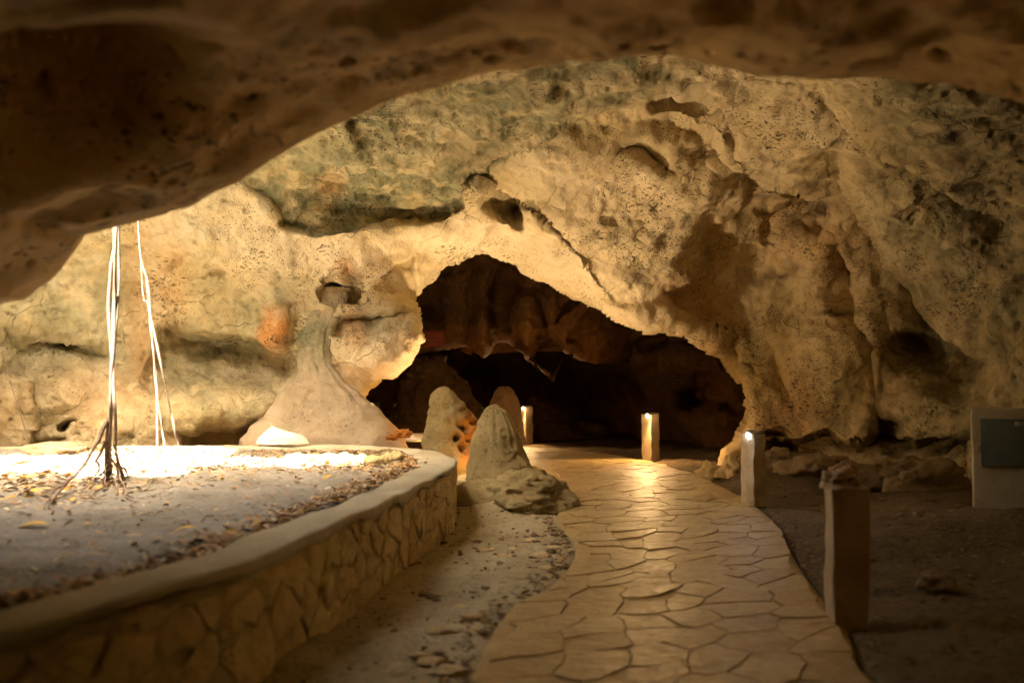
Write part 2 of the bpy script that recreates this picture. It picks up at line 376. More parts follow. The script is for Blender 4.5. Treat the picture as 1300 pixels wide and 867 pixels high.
# wrap the sheet round the edge of the opening so that the rock there has thickness
dd, qx, qy, _, _ = polydist(X, Y, OPENING, True); jag = 2.2*fbm(np.stack([qx/16, qy/16, 0*X], -1), 1, 3, 40)
ins = inside(X, Y, OPENING); sin_ = np.where(ins, dd, -dd) + jag*0
D -= np.where(ins, 0, .0)
edge_in = np.clip(sin_, 0, 30)
D += np.where(sin_ > -14, 0.25*((sin_+14)/14).clip(0, 1)**2, 0)
snap = dd < 1.25
XX = np.where(snap, qx, np.where(ins, qx+(qx-X)*.5, X)); YY = np.where(snap, qy, np.where(ins, qy+(qy-Y)*.5, Y)); D = D + np.where(ins, 2.4*(edge_in/24)**1.2, 0)
green_pre = bump(470,225,150,70,1,10,1.5)+bump(610,160,150,60,.8,-8,1.5)
V = P(XX, YY, D)
N = gridnormals(V); tocam = np.array([0, 0, CAM_Z])-V; N *= np.sign((N*tocam).sum(-1))[..., None]
pock = ((X > 330) & (Y < 290))*1.
def scal(p, scale, seed):
    q = p*scale; i0 = np.floor(q).astype(np.int64); best = np.full(q.shape[:-1], 9.)
    for dx in (-1, 0, 1):
        for dy in (-1, 0, 1):
            for dz in (-1, 0, 1):
                i = i0+np.array([dx, dy, dz]); c = np.stack([_h(i[..., 0], i[..., 1], i[..., 2], seed+k) for k in range(3)], -1)
                best = np.minimum(best, np.linalg.norm(i+c-q, axis=-1))
    return best
Vw = V+.22*np.stack([fbm(V, 1.1, 2, 171), fbm(V, 1.1, 2, 172), fbm(V, 1.1, 2, 173)], -1)
flat_l = 1-.55*sstep(-X, -430, -330)
amp = flat_l*(.20*(scal(Vw, .85, 180)-.5) + .075*(scal(Vw, 2.3, 184)-.5)) + .05*fbm(V, .8, 3, 1) + .05*ridged(V, 1.5, 3, 11)*sstep(noise(V, .5, 3), -.3, .3) + .03*fbm(V, 5, 3, 21) + .05*green_pre*ridged(V, 3.5, 3, 26)
green_w = (sstep(-X, -440, -330)*(.35+.6*sstep(Y, 300, 400)) + .85*sstep(X, 1040, 1180))*(.85+.5*fbm(V, 1.1, 3, 64)).clip(.4, 1.05)  # algae green; the right-hand ramp also darkens the wall for lost light
def blob(cx, cy, rx, ry, a, rot=0): return bump(cx, cy, rx, ry, a, rot, 1.6)
for q in [(470,225,130,62,1,10),(600,160,140,55,.9,-8),(340,215,30,45,.7,0),(760,110,80,30,.6),(645,262,26,26,.9),(90,400,120,75,.85),(60,445,110,40,.8),(310,540,110,34,.8),(60,540,110,30,.55),(150,540,60,40,.4),(300,430,110,50,.5),(340,520,60,25,.7),(340,520,20,15,.4),(280,440,60,28,.45),(480,420,45,24,.7),(415,390,26,30,.6),(800,300,60,50,.4),(690,240,50,40,.35),
          (1190,190,100,90,.55),(1130,230,60,90,.45),(1060,520,60,60,.45),(950,440,34,36,.55),(240,300,25,50,.4),(1000,400,60,40,.3),(160,470,50,50,.4),(700,320,60,24,.3)]:
    green_w = np.maximum(green_w, blob(*q))
orange_w = np.zeros(X.shape)
for q in [(350,420,17,30,1),(470,475,50,24,.5),(505,455,34,30,.55),(440,345,14,20,.7),(180,400,26,130,.45),(215,360,24,70,.45),(130,510,80,50,.35),(260,560,90,30,.4),(20,530,40,60,.35),(870,380,34,30,.5),(900,395,30,40,.5),(420,240,20,16,.5),(1000,300,40,60,.35),(1060,330,40,80,.3),(1010,520,20,70,.35),(960,560,60,40,.3),(450,420,20,30,.5)]:
    orange_w = np.maximum(orange_w, blob(*q))
dark_w = np.zeros(X.shape)  # brown stains, with shade painted into hollows and the right wall
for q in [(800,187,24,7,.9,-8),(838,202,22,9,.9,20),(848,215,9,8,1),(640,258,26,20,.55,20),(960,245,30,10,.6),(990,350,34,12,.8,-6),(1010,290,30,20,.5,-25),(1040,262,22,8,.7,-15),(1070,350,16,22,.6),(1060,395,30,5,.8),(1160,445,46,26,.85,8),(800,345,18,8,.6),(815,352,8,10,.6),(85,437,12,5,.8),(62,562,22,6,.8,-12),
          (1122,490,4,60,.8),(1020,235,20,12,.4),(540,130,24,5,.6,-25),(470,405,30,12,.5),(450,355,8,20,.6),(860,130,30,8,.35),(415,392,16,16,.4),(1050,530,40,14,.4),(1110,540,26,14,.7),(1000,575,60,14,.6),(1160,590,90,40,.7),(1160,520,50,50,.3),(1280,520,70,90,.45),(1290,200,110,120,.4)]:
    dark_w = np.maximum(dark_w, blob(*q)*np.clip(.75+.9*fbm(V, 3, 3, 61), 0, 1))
amp -= .022*sstep(-worley(V+.05*np.stack([noise(V, 9, 74), noise(V, 9, 75), noise(V, 9, 76)], -1), 13, 86), -.4, -.12)*sstep(noise(V, 1.3, 91), -.25, .3)
pitn = worley(V*np.array([1, 1, 1.5])+.12*np.stack([noise(V, 4, 71), noise(V, 4, 72), noise(V, 4, 73)], -1), 6.5, 80)
amp -= .055*sstep(-pitn, -.42, -.1)*sstep(green_w+.6*fbm(V, .7, 2, 90), .25, .8)
Vd = V + N*amp[..., None]
gx = X[:-1, :-1]; gy = Y[:-1, :-1]
hole = (gx < 404) & (gy < 132) & (Vd[:-1, :-1, 1] < 9.3)
keep = (sin_[:-1, :-1] < 26) & (sin_[1:, 1:] < 26) & ~hole
GP = [(300,215),(328,252),(352,286),(398,299),(440,294),(500,283),(545,279),(586,268),(592,238),(640,207),(700,178),(760,152),(820,122),(860,90),(800,66),(600,85),(450,140),(380,180)]
gd = polydist(wx, wy, GP, True)[0]; gd = np.where(inside(wx, wy, GP), gd, -gd)
green_w = np.maximum(green_w*np.where(gd < 0, .85, 1), sstep(gd, -3, 5)*(.85+.3*fbm(V, 1.3, 3, 66)).clip(.3, 1))
dark_w = np.maximum(dark_w, .35*sstep(gd, 0, 6)*bump(600, 195, 40, 30, 1))  # brown shade painted into the upper right of the green pocket
dark_w = np.maximum(dark_w, .38*sstep(X, 1060, 1230)*(.8+.6*fbm(V, 1.2, 3, 68)).clip(.2, 1.2))  # shade painted over the right wall, standing in for light falloff
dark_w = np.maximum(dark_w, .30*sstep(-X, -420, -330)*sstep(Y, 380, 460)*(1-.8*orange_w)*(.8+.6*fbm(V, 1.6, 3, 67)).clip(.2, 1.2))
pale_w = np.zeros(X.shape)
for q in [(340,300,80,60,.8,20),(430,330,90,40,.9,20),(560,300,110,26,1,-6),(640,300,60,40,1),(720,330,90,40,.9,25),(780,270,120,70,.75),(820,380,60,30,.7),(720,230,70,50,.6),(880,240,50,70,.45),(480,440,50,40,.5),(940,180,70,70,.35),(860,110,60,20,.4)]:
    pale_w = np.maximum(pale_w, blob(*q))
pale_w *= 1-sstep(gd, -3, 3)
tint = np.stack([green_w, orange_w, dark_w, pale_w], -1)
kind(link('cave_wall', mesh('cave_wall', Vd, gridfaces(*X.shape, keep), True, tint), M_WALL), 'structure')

# ------------------------------------------------------------------ the low arch overhead, nearest the camera
EDGE = np.array([(-1300,900,2.6),(-900,760,3.2),(-300,600,4.7),(-100,470,4.7),(0,392,4.7),(28,378,4.7),(48,362,4.7),(70,350,4.6),(84,333,4.5),(92,312,4.2),(100,300,4.2),(140,290,4.15),(180,281,4.15),(240,262,4.1),(300,231,4.1),(350,201,4.1),(400,172,4.05),(450,149,4.0),(500,127,4.0),(560,107,3.95),(600,96,3.9),(660,88,3.85),(720,80,3.75),(800,73,3.85),(860,71,3.9),(905,82,3.9),(960,97,3.95),(1000,97,3.95),(1040,101,3.9),(1100,98,3.8),(1200,106,3.6),(1300,130,3.4),(1500,260,3.0),(1800,520,2.6),(2300,900,2.3)])
U = np.concatenate([np.linspace(-1300, -160, 40), np.arange(-150, 1460, 4.5), np.linspace(1470, 2300, 40)])
ey = np.interp(U, EDGE[:, 0], EDGE[:, 1]); ed = np.interp(U, EDGE[:, 0], EDGE[:, 2])
ey = ey + 3.0*fbm(np.stack([U/45, 0*U, 0*U], -1), 1, 3, 31)*np.where(U < 100, 1.8, .6)
E = P(U, ey, ed)
prof = [(-.0, 0)]
back = [(-s, 0) for s in np.r_[np.linspace(.02, .5, 24)**1.0, np.linspace(.53, 4.2, 110), 5, 6.5, 9]]
front = [(.03, .02), (.08, .065), (.16, .14), (.28, .28), (.42, .5), (.55, .85), (.65, 1.4), (.7, 2.2), (.72, 4.2)]
rows = back[::-1]+prof+front
A = np.zeros((len(rows), len(U), 3))
slope = (E[:, 2]-CAM_Z)/E[:, 1]
for k, (s, z) in enumerate(rows):
    A[k] = E + np.array([0, s, z])
    if s < 0: A[k, :, 2] += -np.clip(slope, -.05, .5)*np.interp(slope, [.1, .3], [.8, .6])*np.interp(U, [-80, 70, 950, 1250], [.35, 1, 1, .1])*min(-s, 3.4) + .1*max(-s-3.4, 0)
vs = np.array([r[0] for r in rows])[:, None]
fade = sstep(-vs, .03, .45)
nb = .085*fbm(A, .9, 3, 131)+.05*fbm(A, 2.6, 3, 135)
nw = worley(A*np.array([1.2, 1., 1])+.1*np.stack([noise(A, 5, 171), noise(A, 5, 172), noise(A, 5, 173)], -1), 4.2, 180)
nw2 = worley(A, 9, 190)
spots = sstep(-nw, -.33, -.12)*sstep(noise(A, .9, 150), -.35, .15); spots2 = sstep(-nw2, -.33, -.1)*sstep(noise(A, 1.2, 151), -.1, .3)
A[..., 2] += np.maximum(nb, -.05)*fade + (.09*spots+.04*spots2)*np.clip(fade+.15, 0, 1)
pa = [(P(70,165,2.9), .27, .75), (P(20,60,2.4), .5, .4), (P(490,75,2.9), .10, .07), (P(650,75,3.3), .12, .05), (P(152,275,3.2), .05, .06), (P(812,14,2.9), .1, .07)]
for c, r, a in pa: A[..., 2] += a*np.exp(-((A[..., 0]-c[0])**2+(A[..., 1]-c[1])**2)/(r*r))*np.clip(fade+.1, 0, 1)
tn = np.zeros(A.shape); tn[..., 2] = np.clip(.75*spots+.6*spots2, 0, 1); tn[..., 0] = .25*sstep(noise(A, .7, 199), 0, .6)
kind(link('cave_arch', mesh('cave_arch', A, gridfaces(len(rows), len(U)), True, tn), M_NEAR), 'structure')

# ------------------------------------------------------------------ rock mass round the cave, with the shaft that lets the daylight in
bx0, bx1, by0, by1, bz0, bz1 = -15, 15, -9, 42, -1.5, 5.0
n = 90
ring = []
HOLE = [(-7.2, 6.2), (-6.2, 5.7), (-5.2, 5.7), (-4.3, 5.5), (-3.6, 5.9), (-2.9, 6.9), (-2.2, 7.4), (-2.1, 7.9), (-2.6, 8.4), (-3.4, 8.7), (-5.0, 8.75), (-6.6, 8.5), (-7.5, 7.6)]
hp = spline(HOLE+HOLE[:1], n+1)[:-1]; cxh, cyh = hp.mean(0); q3 = np.c_[hp, 0*hp[:, 0]]
hp = hp+.5*np.c_[fbm(q3, 1.5, 4, 701, .8), fbm(q3, 1.5, 4, 705, .8)]
V = []; F = []
lay = []
for z, k in ((bz1, 1.), (bz1+.5, .97), (bz1+1.2, 1.06), (bz1+1.25, 2.)):
    lay.append(np.c_[cxh+(hp[:, 0]-cxh)*k + .03*rng.standard_normal(n)*(k < 1.5), cyh+(hp[:, 1]-cyh)*k+.03*rng.standard_normal(n)*(k < 1.5), np.full(n, z)])
ang = np.arctan2(hp[:, 1]-cyh, hp[:, 0]-cxh); dx, dy = np.cos(ang), np.sin(ang)
def to_rect():
    tx = np.where(dx > 0, (bx1-cxh)/np.maximum(dx, 1e-6), (bx0-cxh)/np.minimum(dx, -1e-6)); ty = np.where(dy > 0, (by1-cyh)/np.maximum(dy, 1e-6), (by0-cyh)/np.minimum(dy, -1e-6))
    t = np.minimum(np.abs(tx), np.abs(ty)); return np.c_[cxh+dx*t, cyh+dy*t]
R = to_rect()
outer = [np.c_[R, np.full(n, bz1)], np.c_[R, np.full(n, bz0)]]
lay = outer[::-1]+lay
# corners of the ceiling are closed by a wide skirt
V = np.vstack(lay); F = gridfaces(len(lay), n, closed=True)
kind(link('cave_ceiling', mesh('cave_ceiling', V, F, False, np.zeros((len(V), 3))), M_WALL), 'structure')
V, F = box_vf(bx0-2, bx1+2, by0-2, by1+2, bz0-.5, 8.0); 
F = [f for f in F if f != (4, 5, 7, 6)]
kind(link('rock_mass', mesh('rock_mass', V, F, False, np.zeros((8, 3))), M_FAR), 'structure')

# ------------------------------------------------------------------ the dark chamber beyond the opening
def sheet(name, x0, x1, y0, y1, st, ctrl, mat, bumps=(), lips=(), edge=None, nz=.18, seed=300, dk=()):
    global wx, wy
    X, Y = np.meshgrid(np.arange(x0, x1, st), np.arange(y0, y1, st))
    wx = X+4*fbm(np.stack([X/30, Y/30, 0*X], -1), 1, 3, seed); wy = Y+4*fbm(np.stack([X/30, Y/30, 0*X+7], -1), 1, 3, seed+1)
    D = tps(ctrl, X, Y)
    for q in bumps: D += bump(*q)
    for q in lips: D += lip(*q)
    keep = None; XX, YY = X, Y
    if edge is not None:      # hanging sheet with a lower edge: roll it back behind itself
        d, qx, qy, s, _ = polydist(X, Y, edge); below = s > 0; D += np.where(d*s > -10, .35*((d*s+10)/10).clip(0, 1)**2, 0)
        XX = np.where(below, qx, X); YY = np.where(below, qy-np.minimum(d, 24)*.08, Y); D = D+np.where(below, 1.8*(np.minimum(d, 30)/20)**1.1, 0)
        k = (d*s < 24); keep = k[:-1, :-1] & k[1:, 1:]
    V = P(XX, YY, D); N = gridnormals(V); tc = np.array([0, 0, CAM_Z])-V; N *= np.sign((N*tc).sum(-1))[..., None]
    V = V+N*(nz*fbm(V, .9, 4, seed+5)+.04*ridged(V, 2.2, 3, seed+9))[..., None]
    t = np.zeros(V.shape); t[..., 1] = .35*sstep(noise(V, .6, seed+12), -.1, .5)
    for q in dk: t[..., 2] = np.maximum(t[..., 2], bump(*q))
    return kind(link(name, mesh(name, V, gridfaces(*X.shape, keep), True, t), mat), 'structure')
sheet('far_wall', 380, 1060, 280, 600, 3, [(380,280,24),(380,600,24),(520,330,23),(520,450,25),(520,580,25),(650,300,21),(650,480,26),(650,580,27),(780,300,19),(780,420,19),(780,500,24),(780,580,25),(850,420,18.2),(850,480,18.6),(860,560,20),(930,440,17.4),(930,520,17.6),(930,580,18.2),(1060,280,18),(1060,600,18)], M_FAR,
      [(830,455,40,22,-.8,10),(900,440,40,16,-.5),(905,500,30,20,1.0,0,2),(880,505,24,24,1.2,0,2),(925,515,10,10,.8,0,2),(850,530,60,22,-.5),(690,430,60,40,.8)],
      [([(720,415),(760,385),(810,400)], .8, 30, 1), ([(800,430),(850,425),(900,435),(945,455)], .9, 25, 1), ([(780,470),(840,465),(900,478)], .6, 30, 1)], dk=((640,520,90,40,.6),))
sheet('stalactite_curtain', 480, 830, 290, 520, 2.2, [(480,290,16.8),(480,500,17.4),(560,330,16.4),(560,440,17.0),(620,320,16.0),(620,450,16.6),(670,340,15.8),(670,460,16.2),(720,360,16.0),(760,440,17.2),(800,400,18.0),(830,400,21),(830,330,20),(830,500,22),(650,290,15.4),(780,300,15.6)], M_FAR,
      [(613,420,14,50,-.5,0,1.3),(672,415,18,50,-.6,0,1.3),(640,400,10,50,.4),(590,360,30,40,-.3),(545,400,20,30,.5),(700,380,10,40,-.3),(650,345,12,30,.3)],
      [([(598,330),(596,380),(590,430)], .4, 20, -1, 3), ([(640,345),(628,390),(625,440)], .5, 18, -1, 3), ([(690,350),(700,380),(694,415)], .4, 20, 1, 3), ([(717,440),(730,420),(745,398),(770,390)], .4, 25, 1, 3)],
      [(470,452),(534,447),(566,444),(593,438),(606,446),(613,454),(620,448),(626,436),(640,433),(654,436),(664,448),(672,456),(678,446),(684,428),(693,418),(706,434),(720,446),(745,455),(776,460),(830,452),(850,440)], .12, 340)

# ------------------------------------------------------------------ ground
def floor_z(x, y):
    x = np.asarray(x, float); y = np.asarray(y, float); p = np.stack([x, y, 0*x], -1)
    z = .035*fbm(p, .9, 3, 400)
    z = z+.30*np.exp(-(((x+.25)/.75)**2+((y-10.6)/1.3)**2))
    z = z+.25*np.exp(-(((x-4.0)/1.5)**2+((y-7.2)/1.1)**2)) + .10*np.exp(-(((x-3.1)/.8)**2+((y-4.2)/.9)**2))
    z = z+.12*sstep(x, 3.0, 5.5)*(1+.6*fbm(p, 1.6, 3, 410))
    z = z+.18*np.exp(-(((x-3.6)/1.2)**2+((y-11.8)/.7)**2))
    return z
PL = spline([(-.3,-2),(-.27,1.5),(-.21,3.8),(-.06,5.1),(.22,5.75),(.46,6.7),(.54,7.6),(.46,8.9),(.6,10.9),(.5,12.9),(.2,14.5),(-.6,15.6),(-2,16.2),(-4,16.5),(-6,16.6)], 400)
PR = spline([(1.3,-2),(1.48,1.5),(1.62,3.8),(1.87,4.8),(2.08,6.0),(2.3,7.1),(2.56,8.2),(2.74,9.6),(2.82,11.2),(2.74,13.2),(2.48,15),(1.9,16.6),(.8,18.1),(-1,18.9),(-4,19.2)], 400)
outline = np.vstack([PL, PR[::-1]])
def path_sd(x, y):
    d = polydist(x, y, outline[::6], True)[0]; return np.where(inside(x, y, outline[::3]), -d, d)
gx = np.concatenate([np.linspace(-15, -7, 20), np.arange(-6.9, 7, .07), np.linspace(7.1, 15, 20)])
gy = np.concatenate([np.linspace(-9, 1, 20), np.arange(1.1, 18, .07), np.linspace(18.1, 42, 90)])
GX, GY = np.meshgrid(gx, gy)
sd = path_sd(GX, GY); pp = np.stack([GX, GY, 0*GX], -1)
Z = floor_z(GX, GY)
rgh = .02*fbm(pp, 4.5, 3, 420)+.018*ridged(pp, 6, 2, 424)*sstep(noise(pp, 1.1, 428), -.2, .4)
Z = np.where(sd < 0, -.06, Z*sstep(sd, .0, .5) - .02 + rgh*sstep(sd, .02, .35))
t = np.zeros(pp.shape); t[..., 2] = np.maximum(sstep(GX, 1.35, 1.9), sstep(GY, 14, 18))*.9  # darker dirt right and far back; right side deepened to imitate light falloff
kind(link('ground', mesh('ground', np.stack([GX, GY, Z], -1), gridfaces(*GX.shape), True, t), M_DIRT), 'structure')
def gz(x, y):
    s = float(path_sd(np.array([[x]]), np.array([[y]]))[0, 0]); 
    return 0.03 if s < 0 else float(floor_z(x, y))*float(sstep(np.array(s), 0, .5)) - .02

# ------------------------------------------------------------------ the stamped stone path
ns = len(PL); nt = 9; tt = np.linspace(0, 1, nt)
prf = np.array([-.05, .0, .012, .015, .015, .015, .012, .0, -.05])
V = PL[:, None]*(1-tt)[None, :, None]+PR[:, None]*tt[None, :, None]
ed_ = np.array([0, .012, .05, .25, .5, .75, .95, .988, 1.0]); V = PL[:, None]*(1-ed_)[None, :, None]+PR[:, None]*ed_[None, :, None]
V = np.concatenate([V, np.broadcast_to(prf[None, :, None], (ns, nt, 1))], -1)
path = kind(link('path', mesh('path', V, gridfaces(ns, nt)[:, ::-1]), M_GROUT), 'structure')
mid = (PL+PR)/2; Lm = np.r_[0, np.cumsum(np.linalg.norm(np.diff(mid, axis=0), axis=1))]; W0 = 2.1
def path_pt(s, t):
    l = np.stack([np.interp(s, Lm, PL[:, k]) for k in (0, 1)], -1); r = np.stack([np.interp(s, Lm, PR[:, k]) for k in (0, 1)], -1)
    return l*(1-t)[:, None]+r*t[:, None]
def clip(poly, a, b, c):      # keep a*x+b*y <= c
    out = []
    for k in range(len(poly)):
        p, q = poly[k], poly[(k+1) % len(poly)]; fp = a*p[0]+b*p[1]-c; fq = a*q[0]+b*q[1]-c
        if fp <= 0: out.append(p)
        if (fp < 0) != (fq < 0) and fp != fq:
            u = fp/(fp-fq); out.append((p[0]+u*(q[0]-p[0]), p[1]+u*(q[1]-p[1])))
    return out
def voronoi(pts, x0, x1, y0, y1, ax=1.):
    pts = np.asarray(pts)
    for i, p in enumerate(pts):
        poly = [(x0, y0), (x1, y0), (x1, y1), (x0, y1)]; d2 = ((pts-p)**2).sum(1)
        for j in np.argsort(d2)[1:26]:
            q = pts[j]; a, b = q-p; poly = clip(poly, a, b, (q@q-p@p)/2)
            if len(poly) < 3: break
        if len(poly) >= 3: yield i, poly
def jitter_poly(poly, shrink, wob, seg):
    """insets a convex cell, splits long edges and bends them a little"""
    c = np.mean(poly, 0); out = []
    for k in range(len(poly)):
        p = np.array(poly[k]); q = np.array(poly[(k+1) % len(poly)]); L = np.linalg.norm(q-p)
        if L < .012: continue
        m = max(1, int(round(L/seg)))
        for j in range(m):
            u = p+(q-p)*j/m; r = np.linalg.norm(u-c)
            out.append(u+(c-u)/max(r, 1e-6)*min(shrink*1.25, r*.5)+rng.normal(0, wob, 2))
    return np.array(out), c
S_END = 21.8; pts = []
ncol = 6; pitch = .365; r_ = 0; s = 4.2
while s < S_END:
    for c in range(ncol):
        pts.append((s+rng.uniform(-.15, .15)+(.23 if c % 2 else 0), W0*(c+.5+rng.uniform(-.27, .27))/ncol))
    s += pitch
def add_paver(poly, i):
    q, c = jitter_poly(poly, .0032, .0, .12)
    if len(q) < 3: return
    z0 = .012; h = .010+rng.uniform(-.002, .004); tl = rng.normal(0, .013, 2)
    wq = np.c_[q, 0*q[:, 0]]; q = q+np.c_[.085*fbm(wq, 2.2, 3, 610), .085*fbm(wq, 2.2, 3, 620)]; c = q.mean(0)
    rings = []
    for k, z in ((1.0, z0-.004), (.975, z0+h)):
        u = c+(q-c)*k; w_ = path_pt(u[:, 0], np.clip(u[:, 1]/W0*.94+.03, 0, 1))
        zz = z+(((u-c)@tl) if k < 1 else 0)
        rings.append(np.c_[w_, np.broadcast_to(zz, len(q))])
    cc = path_pt(np.array([c[0]]), np.array([c[1]/W0*.94+.03])); V = np.vstack(rings+[np.c_[cc, [[z0+h]]]])
    m = len(q); org = V[-1].copy(); org[2] = 0; V = V-org
    F = [(k, (k+1) % m, m+(k+1) % m, m+k) for k in range(m)]+[(m+k, m+(k+1) % m, 2*m) for k in range(m)]
    o = link('paving_stone', mesh('paving_stone', V, F, False), M_PAVER, path); o.location = org
for i, poly in voronoi(pts, 4.0, S_END+.3, .0, W0): add_paver(poly, i)

# ------------------------------------------------------------------ the raised bed: rubble wall, cement cap, soil
RIM = .57
OUT = [(-3.0, .9), (-2.15, 1.75), (-1.65, 2.75), (-1.24, 3.75), (-1.02, 5.0), (-.80, 6.5), (-.60, 7.9), (-.58, 8.75), (-.70, 9.5), (-1.15, 10.4), (-1.9, 11.0), (-3.2, 11.15), (-5.0, 11.0), (-7.0, 10.7), (-8.4, 9.6), (-8.6, 6), (-7.2, 2), (-5, .7)]
oc = spline(OUT+OUT[:1], 420)[:-1]
def offs(c, d):
    T = np.roll(c, -1, 0)-np.roll(c, 1, 0); T /= np.linalg.norm(T, axis=1, keepdims=True); return c+np.c_[T[:, 1], -T[:, 0]]*d
bed = thing('planter_bed', 'raised oval bed with rubble stone wall and smooth cement rim under the skylight', 'planter', (-4.4, 6, 0))
def at_bed(o): o.parent = bed; o.matrix_parent_inverse.identity(); o.location = Vector(o.location)-bed.location; return o
core = [np.c_[offs(oc, -.006), np.full(len(oc), -.1)], np.c_[offs(oc, -.006), np.full(len(oc), RIM-.06)], np.c_[offs(oc, -.26), np.full(len(oc), RIM-.06)], np.c_[offs(oc, -.26), np.full(len(oc), .2)]]
at_bed(link('wall_core', mesh('wall_core', np.vstack(core), gridfaces(4, len(oc), closed=True)), M_MORTAR))
cp = [(-.02, -.062), (.020, -.06), (.026, -.03), (.024, -.008), (.012, .002), (-.01, .005), (-.08, .008), (-.16, .008), (-.24, .006), (-.275, -.008), (-.285, -.05), (-.285, -.2)]
wv = .03*fbm(np.c_[oc, 0*oc[:, 0]], 1.3, 3, 500); wv2 = .022*fbm(np.c_[oc, 0*oc[:, 0]], 2.5, 4, 505)
wide = 1+.35*np.exp(-((oc[:, 0]+.7)**2+(oc[:, 1]-9.2)**2)/1.2)
ringsV = []
for o_, z in cp:
    c2 = oc.copy(); T = np.roll(oc, -1, 0)-np.roll(oc, 1, 0); T /= np.linalg.norm(T, axis=1, keepdims=True); nn = np.c_[T[:, 1], -T[:, 0]]
    oo = np.where(o_ < -.1, o_*wide, o_)+(wv*.6 if o_ > -.1 else wv*1.4); zz = RIM+z+wv2*.5+(wv2 if z < -.02 else 0)
    ringsV.append(np.c_[oc+nn*oo[:, None], zz])
at_bed(link('rim', mesh('rim', np.vstack(ringsV), gridfaces(len(cp), len(oc), closed=True)), M_CAP))
L = np.r_[0, np.cumsum(np.linalg.norm(np.diff(np.vstack([oc, oc[:1]]), axis=0), axis=1))]
Tn = np.roll(oc, -1, 0)-np.roll(oc, 1, 0); Tn /= np.linalg.norm(Tn, axis=1, keepdims=True); NN = np.c_[Tn[:, 1], -Tn[:, 0]]
def wall_pt(s, o):
    b = np.stack([np.interp(s, L[:-1], oc[:, k]) for k in (0, 1)], -1); nn = np.stack([np.interp(s, L[:-1], NN[:, k]) for k in (0, 1)], -1)
    return b+nn*np.asarray(o)[:, None]
S1 = float(L[np.argmin(np.hypot(oc[:, 0]+1.5, oc[:, 1]-10.75))]); pts = []; s = .2
while s < S1:
    k = 0
    for zc in (.03, .19, .35, .48): 
        pts.append((s+rng.uniform(-.10, .10)+(.13 if k % 2 else 0), zc+rng.uniform(-.05, .05))); k += 1
    s += rng.uniform(.2, .3)
pts = [p for p in pts if rng.random() > .2]
for i, poly in voronoi(pts, .05, S1, -.08, RIM-.075):
    q, c = jitter_poly(poly, .006, .016, .085)
    if len(q) < 4: continue
    pr = rng.uniform(-.002, .012); tl = rng.normal(0, .06, 2); V = []
    for k, o_ in ((1., -.035), (.97, pr*.55), (.72, pr)):
        u = c+(q-c)*k; oo = np.clip(o_+((u-c)@tl if k < 1 else 0), -.02, .05) if k < 1 else np.full(len(q), o_)
        oo = oo+(rng.normal(0, .005, len(q)) if k < 1 else 0)
        V.append(np.c_[wall_pt(u[:, 0], oo), u[:, 1]])
    V.append(np.c_[wall_pt(c[None, 0], [pr+.006]), [[c[1]]]]); V = np.vstack(V); m = len(q); org = V[-1].copy(); V = V-org
    F = [(r*m+k, r*m+(k+1) % m, (r+1)*m+(k+1) % m, (r+1)*m+k) for r in (0, 1) for k in range(m)]+[(2*m+k, 2*m+(k+1) % m, 3*m) for k in range(m)]
    o = link('stone', mesh('stone', V, F, True), M_RUBBLE); o.location = org; at_bed(o)
ic = offs(oc, -.27); cen = np.array([-4.4, 6.0]); rr = np.linspace(0, 1, 130)[:, None, None]**.8
sv = cen+(ic-cen)[None]*rr
def soil_z(x, y):
    p = np.stack([x, y, 0*x], -1)
    rimd = polydist(x, y, ic[::4], True)[0]
    return .49+.065*np.exp(-(rimd/.35)**2)+.03*fbm(p, .8, 3, 520)-.03*np.exp(-((x+2.3)**2+(y-6)**2)/3)+.05*np.exp(-((x+4.)**2+(y-8.3)**2)/1.5)
sp3 = np.concatenate([sv, 0*sv[..., :1]], -1); sz = soil_z(sv[..., 0], sv[..., 1])+.02*fbm(sp3, 5, 3, 524)
kind(link('soil', mesh('soil', np.concatenate([sv, sz[..., None]], -1), gridfaces(130, len(oc), closed=True)), M_SOIL), 'structure')

ORD = ['first', 'second', 'third', 'fourth', 'fifth', 'sixth', 'seventh', 'eighth', 'ninth', 'tenth', 'eleventh', 'twelfth', 'thirteenth', 'fourteenth', 'last']
# ------------------------------------------------------------------ leaf litter and grit
def leaf_quads(px_, py_, pz_, size, tilt=.5):
    n = len(px_); a = rng.uniform(0, 6.283, n); l = size*rng.uniform(.6, 1.3, n); wd = l*rng.uniform(.3, .55, n); cu = l*rng.uniform(-.05, .35, n)
    ca, sa = np.cos(a), np.sin(a); tx = rng.normal(0, tilt, n); ty = rng.normal(0, tilt, n)
    loc = [(-1, 0, .0), (-.35, .8, .6), (.4, .7, .6), (1, 0, .2), (.4, -.7, .6), (-.35, -.8, .6), (0, 0, 0.)]
    V = np.zeros((n, 7, 3))
    for k, (u, v, c) in enumerate(loc):
        x = u*l/2; y = v*wd/2; V[:, k, 0] = px_+x*ca-y*sa; V[:, k, 1] = py_+x*sa+y*ca; V[:, k, 2] = pz_+c*cu*.6+x*tx*.5+y*ty*.5+.006
    f = np.array([(0, 1, 6), (1, 2, 6), (2, 3, 6), (3, 4, 6), (4, 5, 6), (5, 0, 6)]); F = (f[None]+7*np.arange(n)[:, None, None]).reshape(-1, 3)
    return V.reshape(-1, 3), F
lx = []; ly = []; ls = []
k = rng.integers(0, len(ic), 12000); sc_ = np.abs(rng.normal(0, .22, 12000)); sel = oc[k, 0] > -4.5     # drifted against the rim
d0 = (ic-cen); d0 /= np.linalg.norm(d0, axis=1, keepdims=True)
q = ic[k]-d0[k]*(sc_+.02)[:, None]; q = q[(q[:, 0] > -5.5) & ((q[:, 1] < 10.7))]
lx.append(q[:, 0]); ly.append(q[:, 1]); ls.append(np.full(len(q), .06))
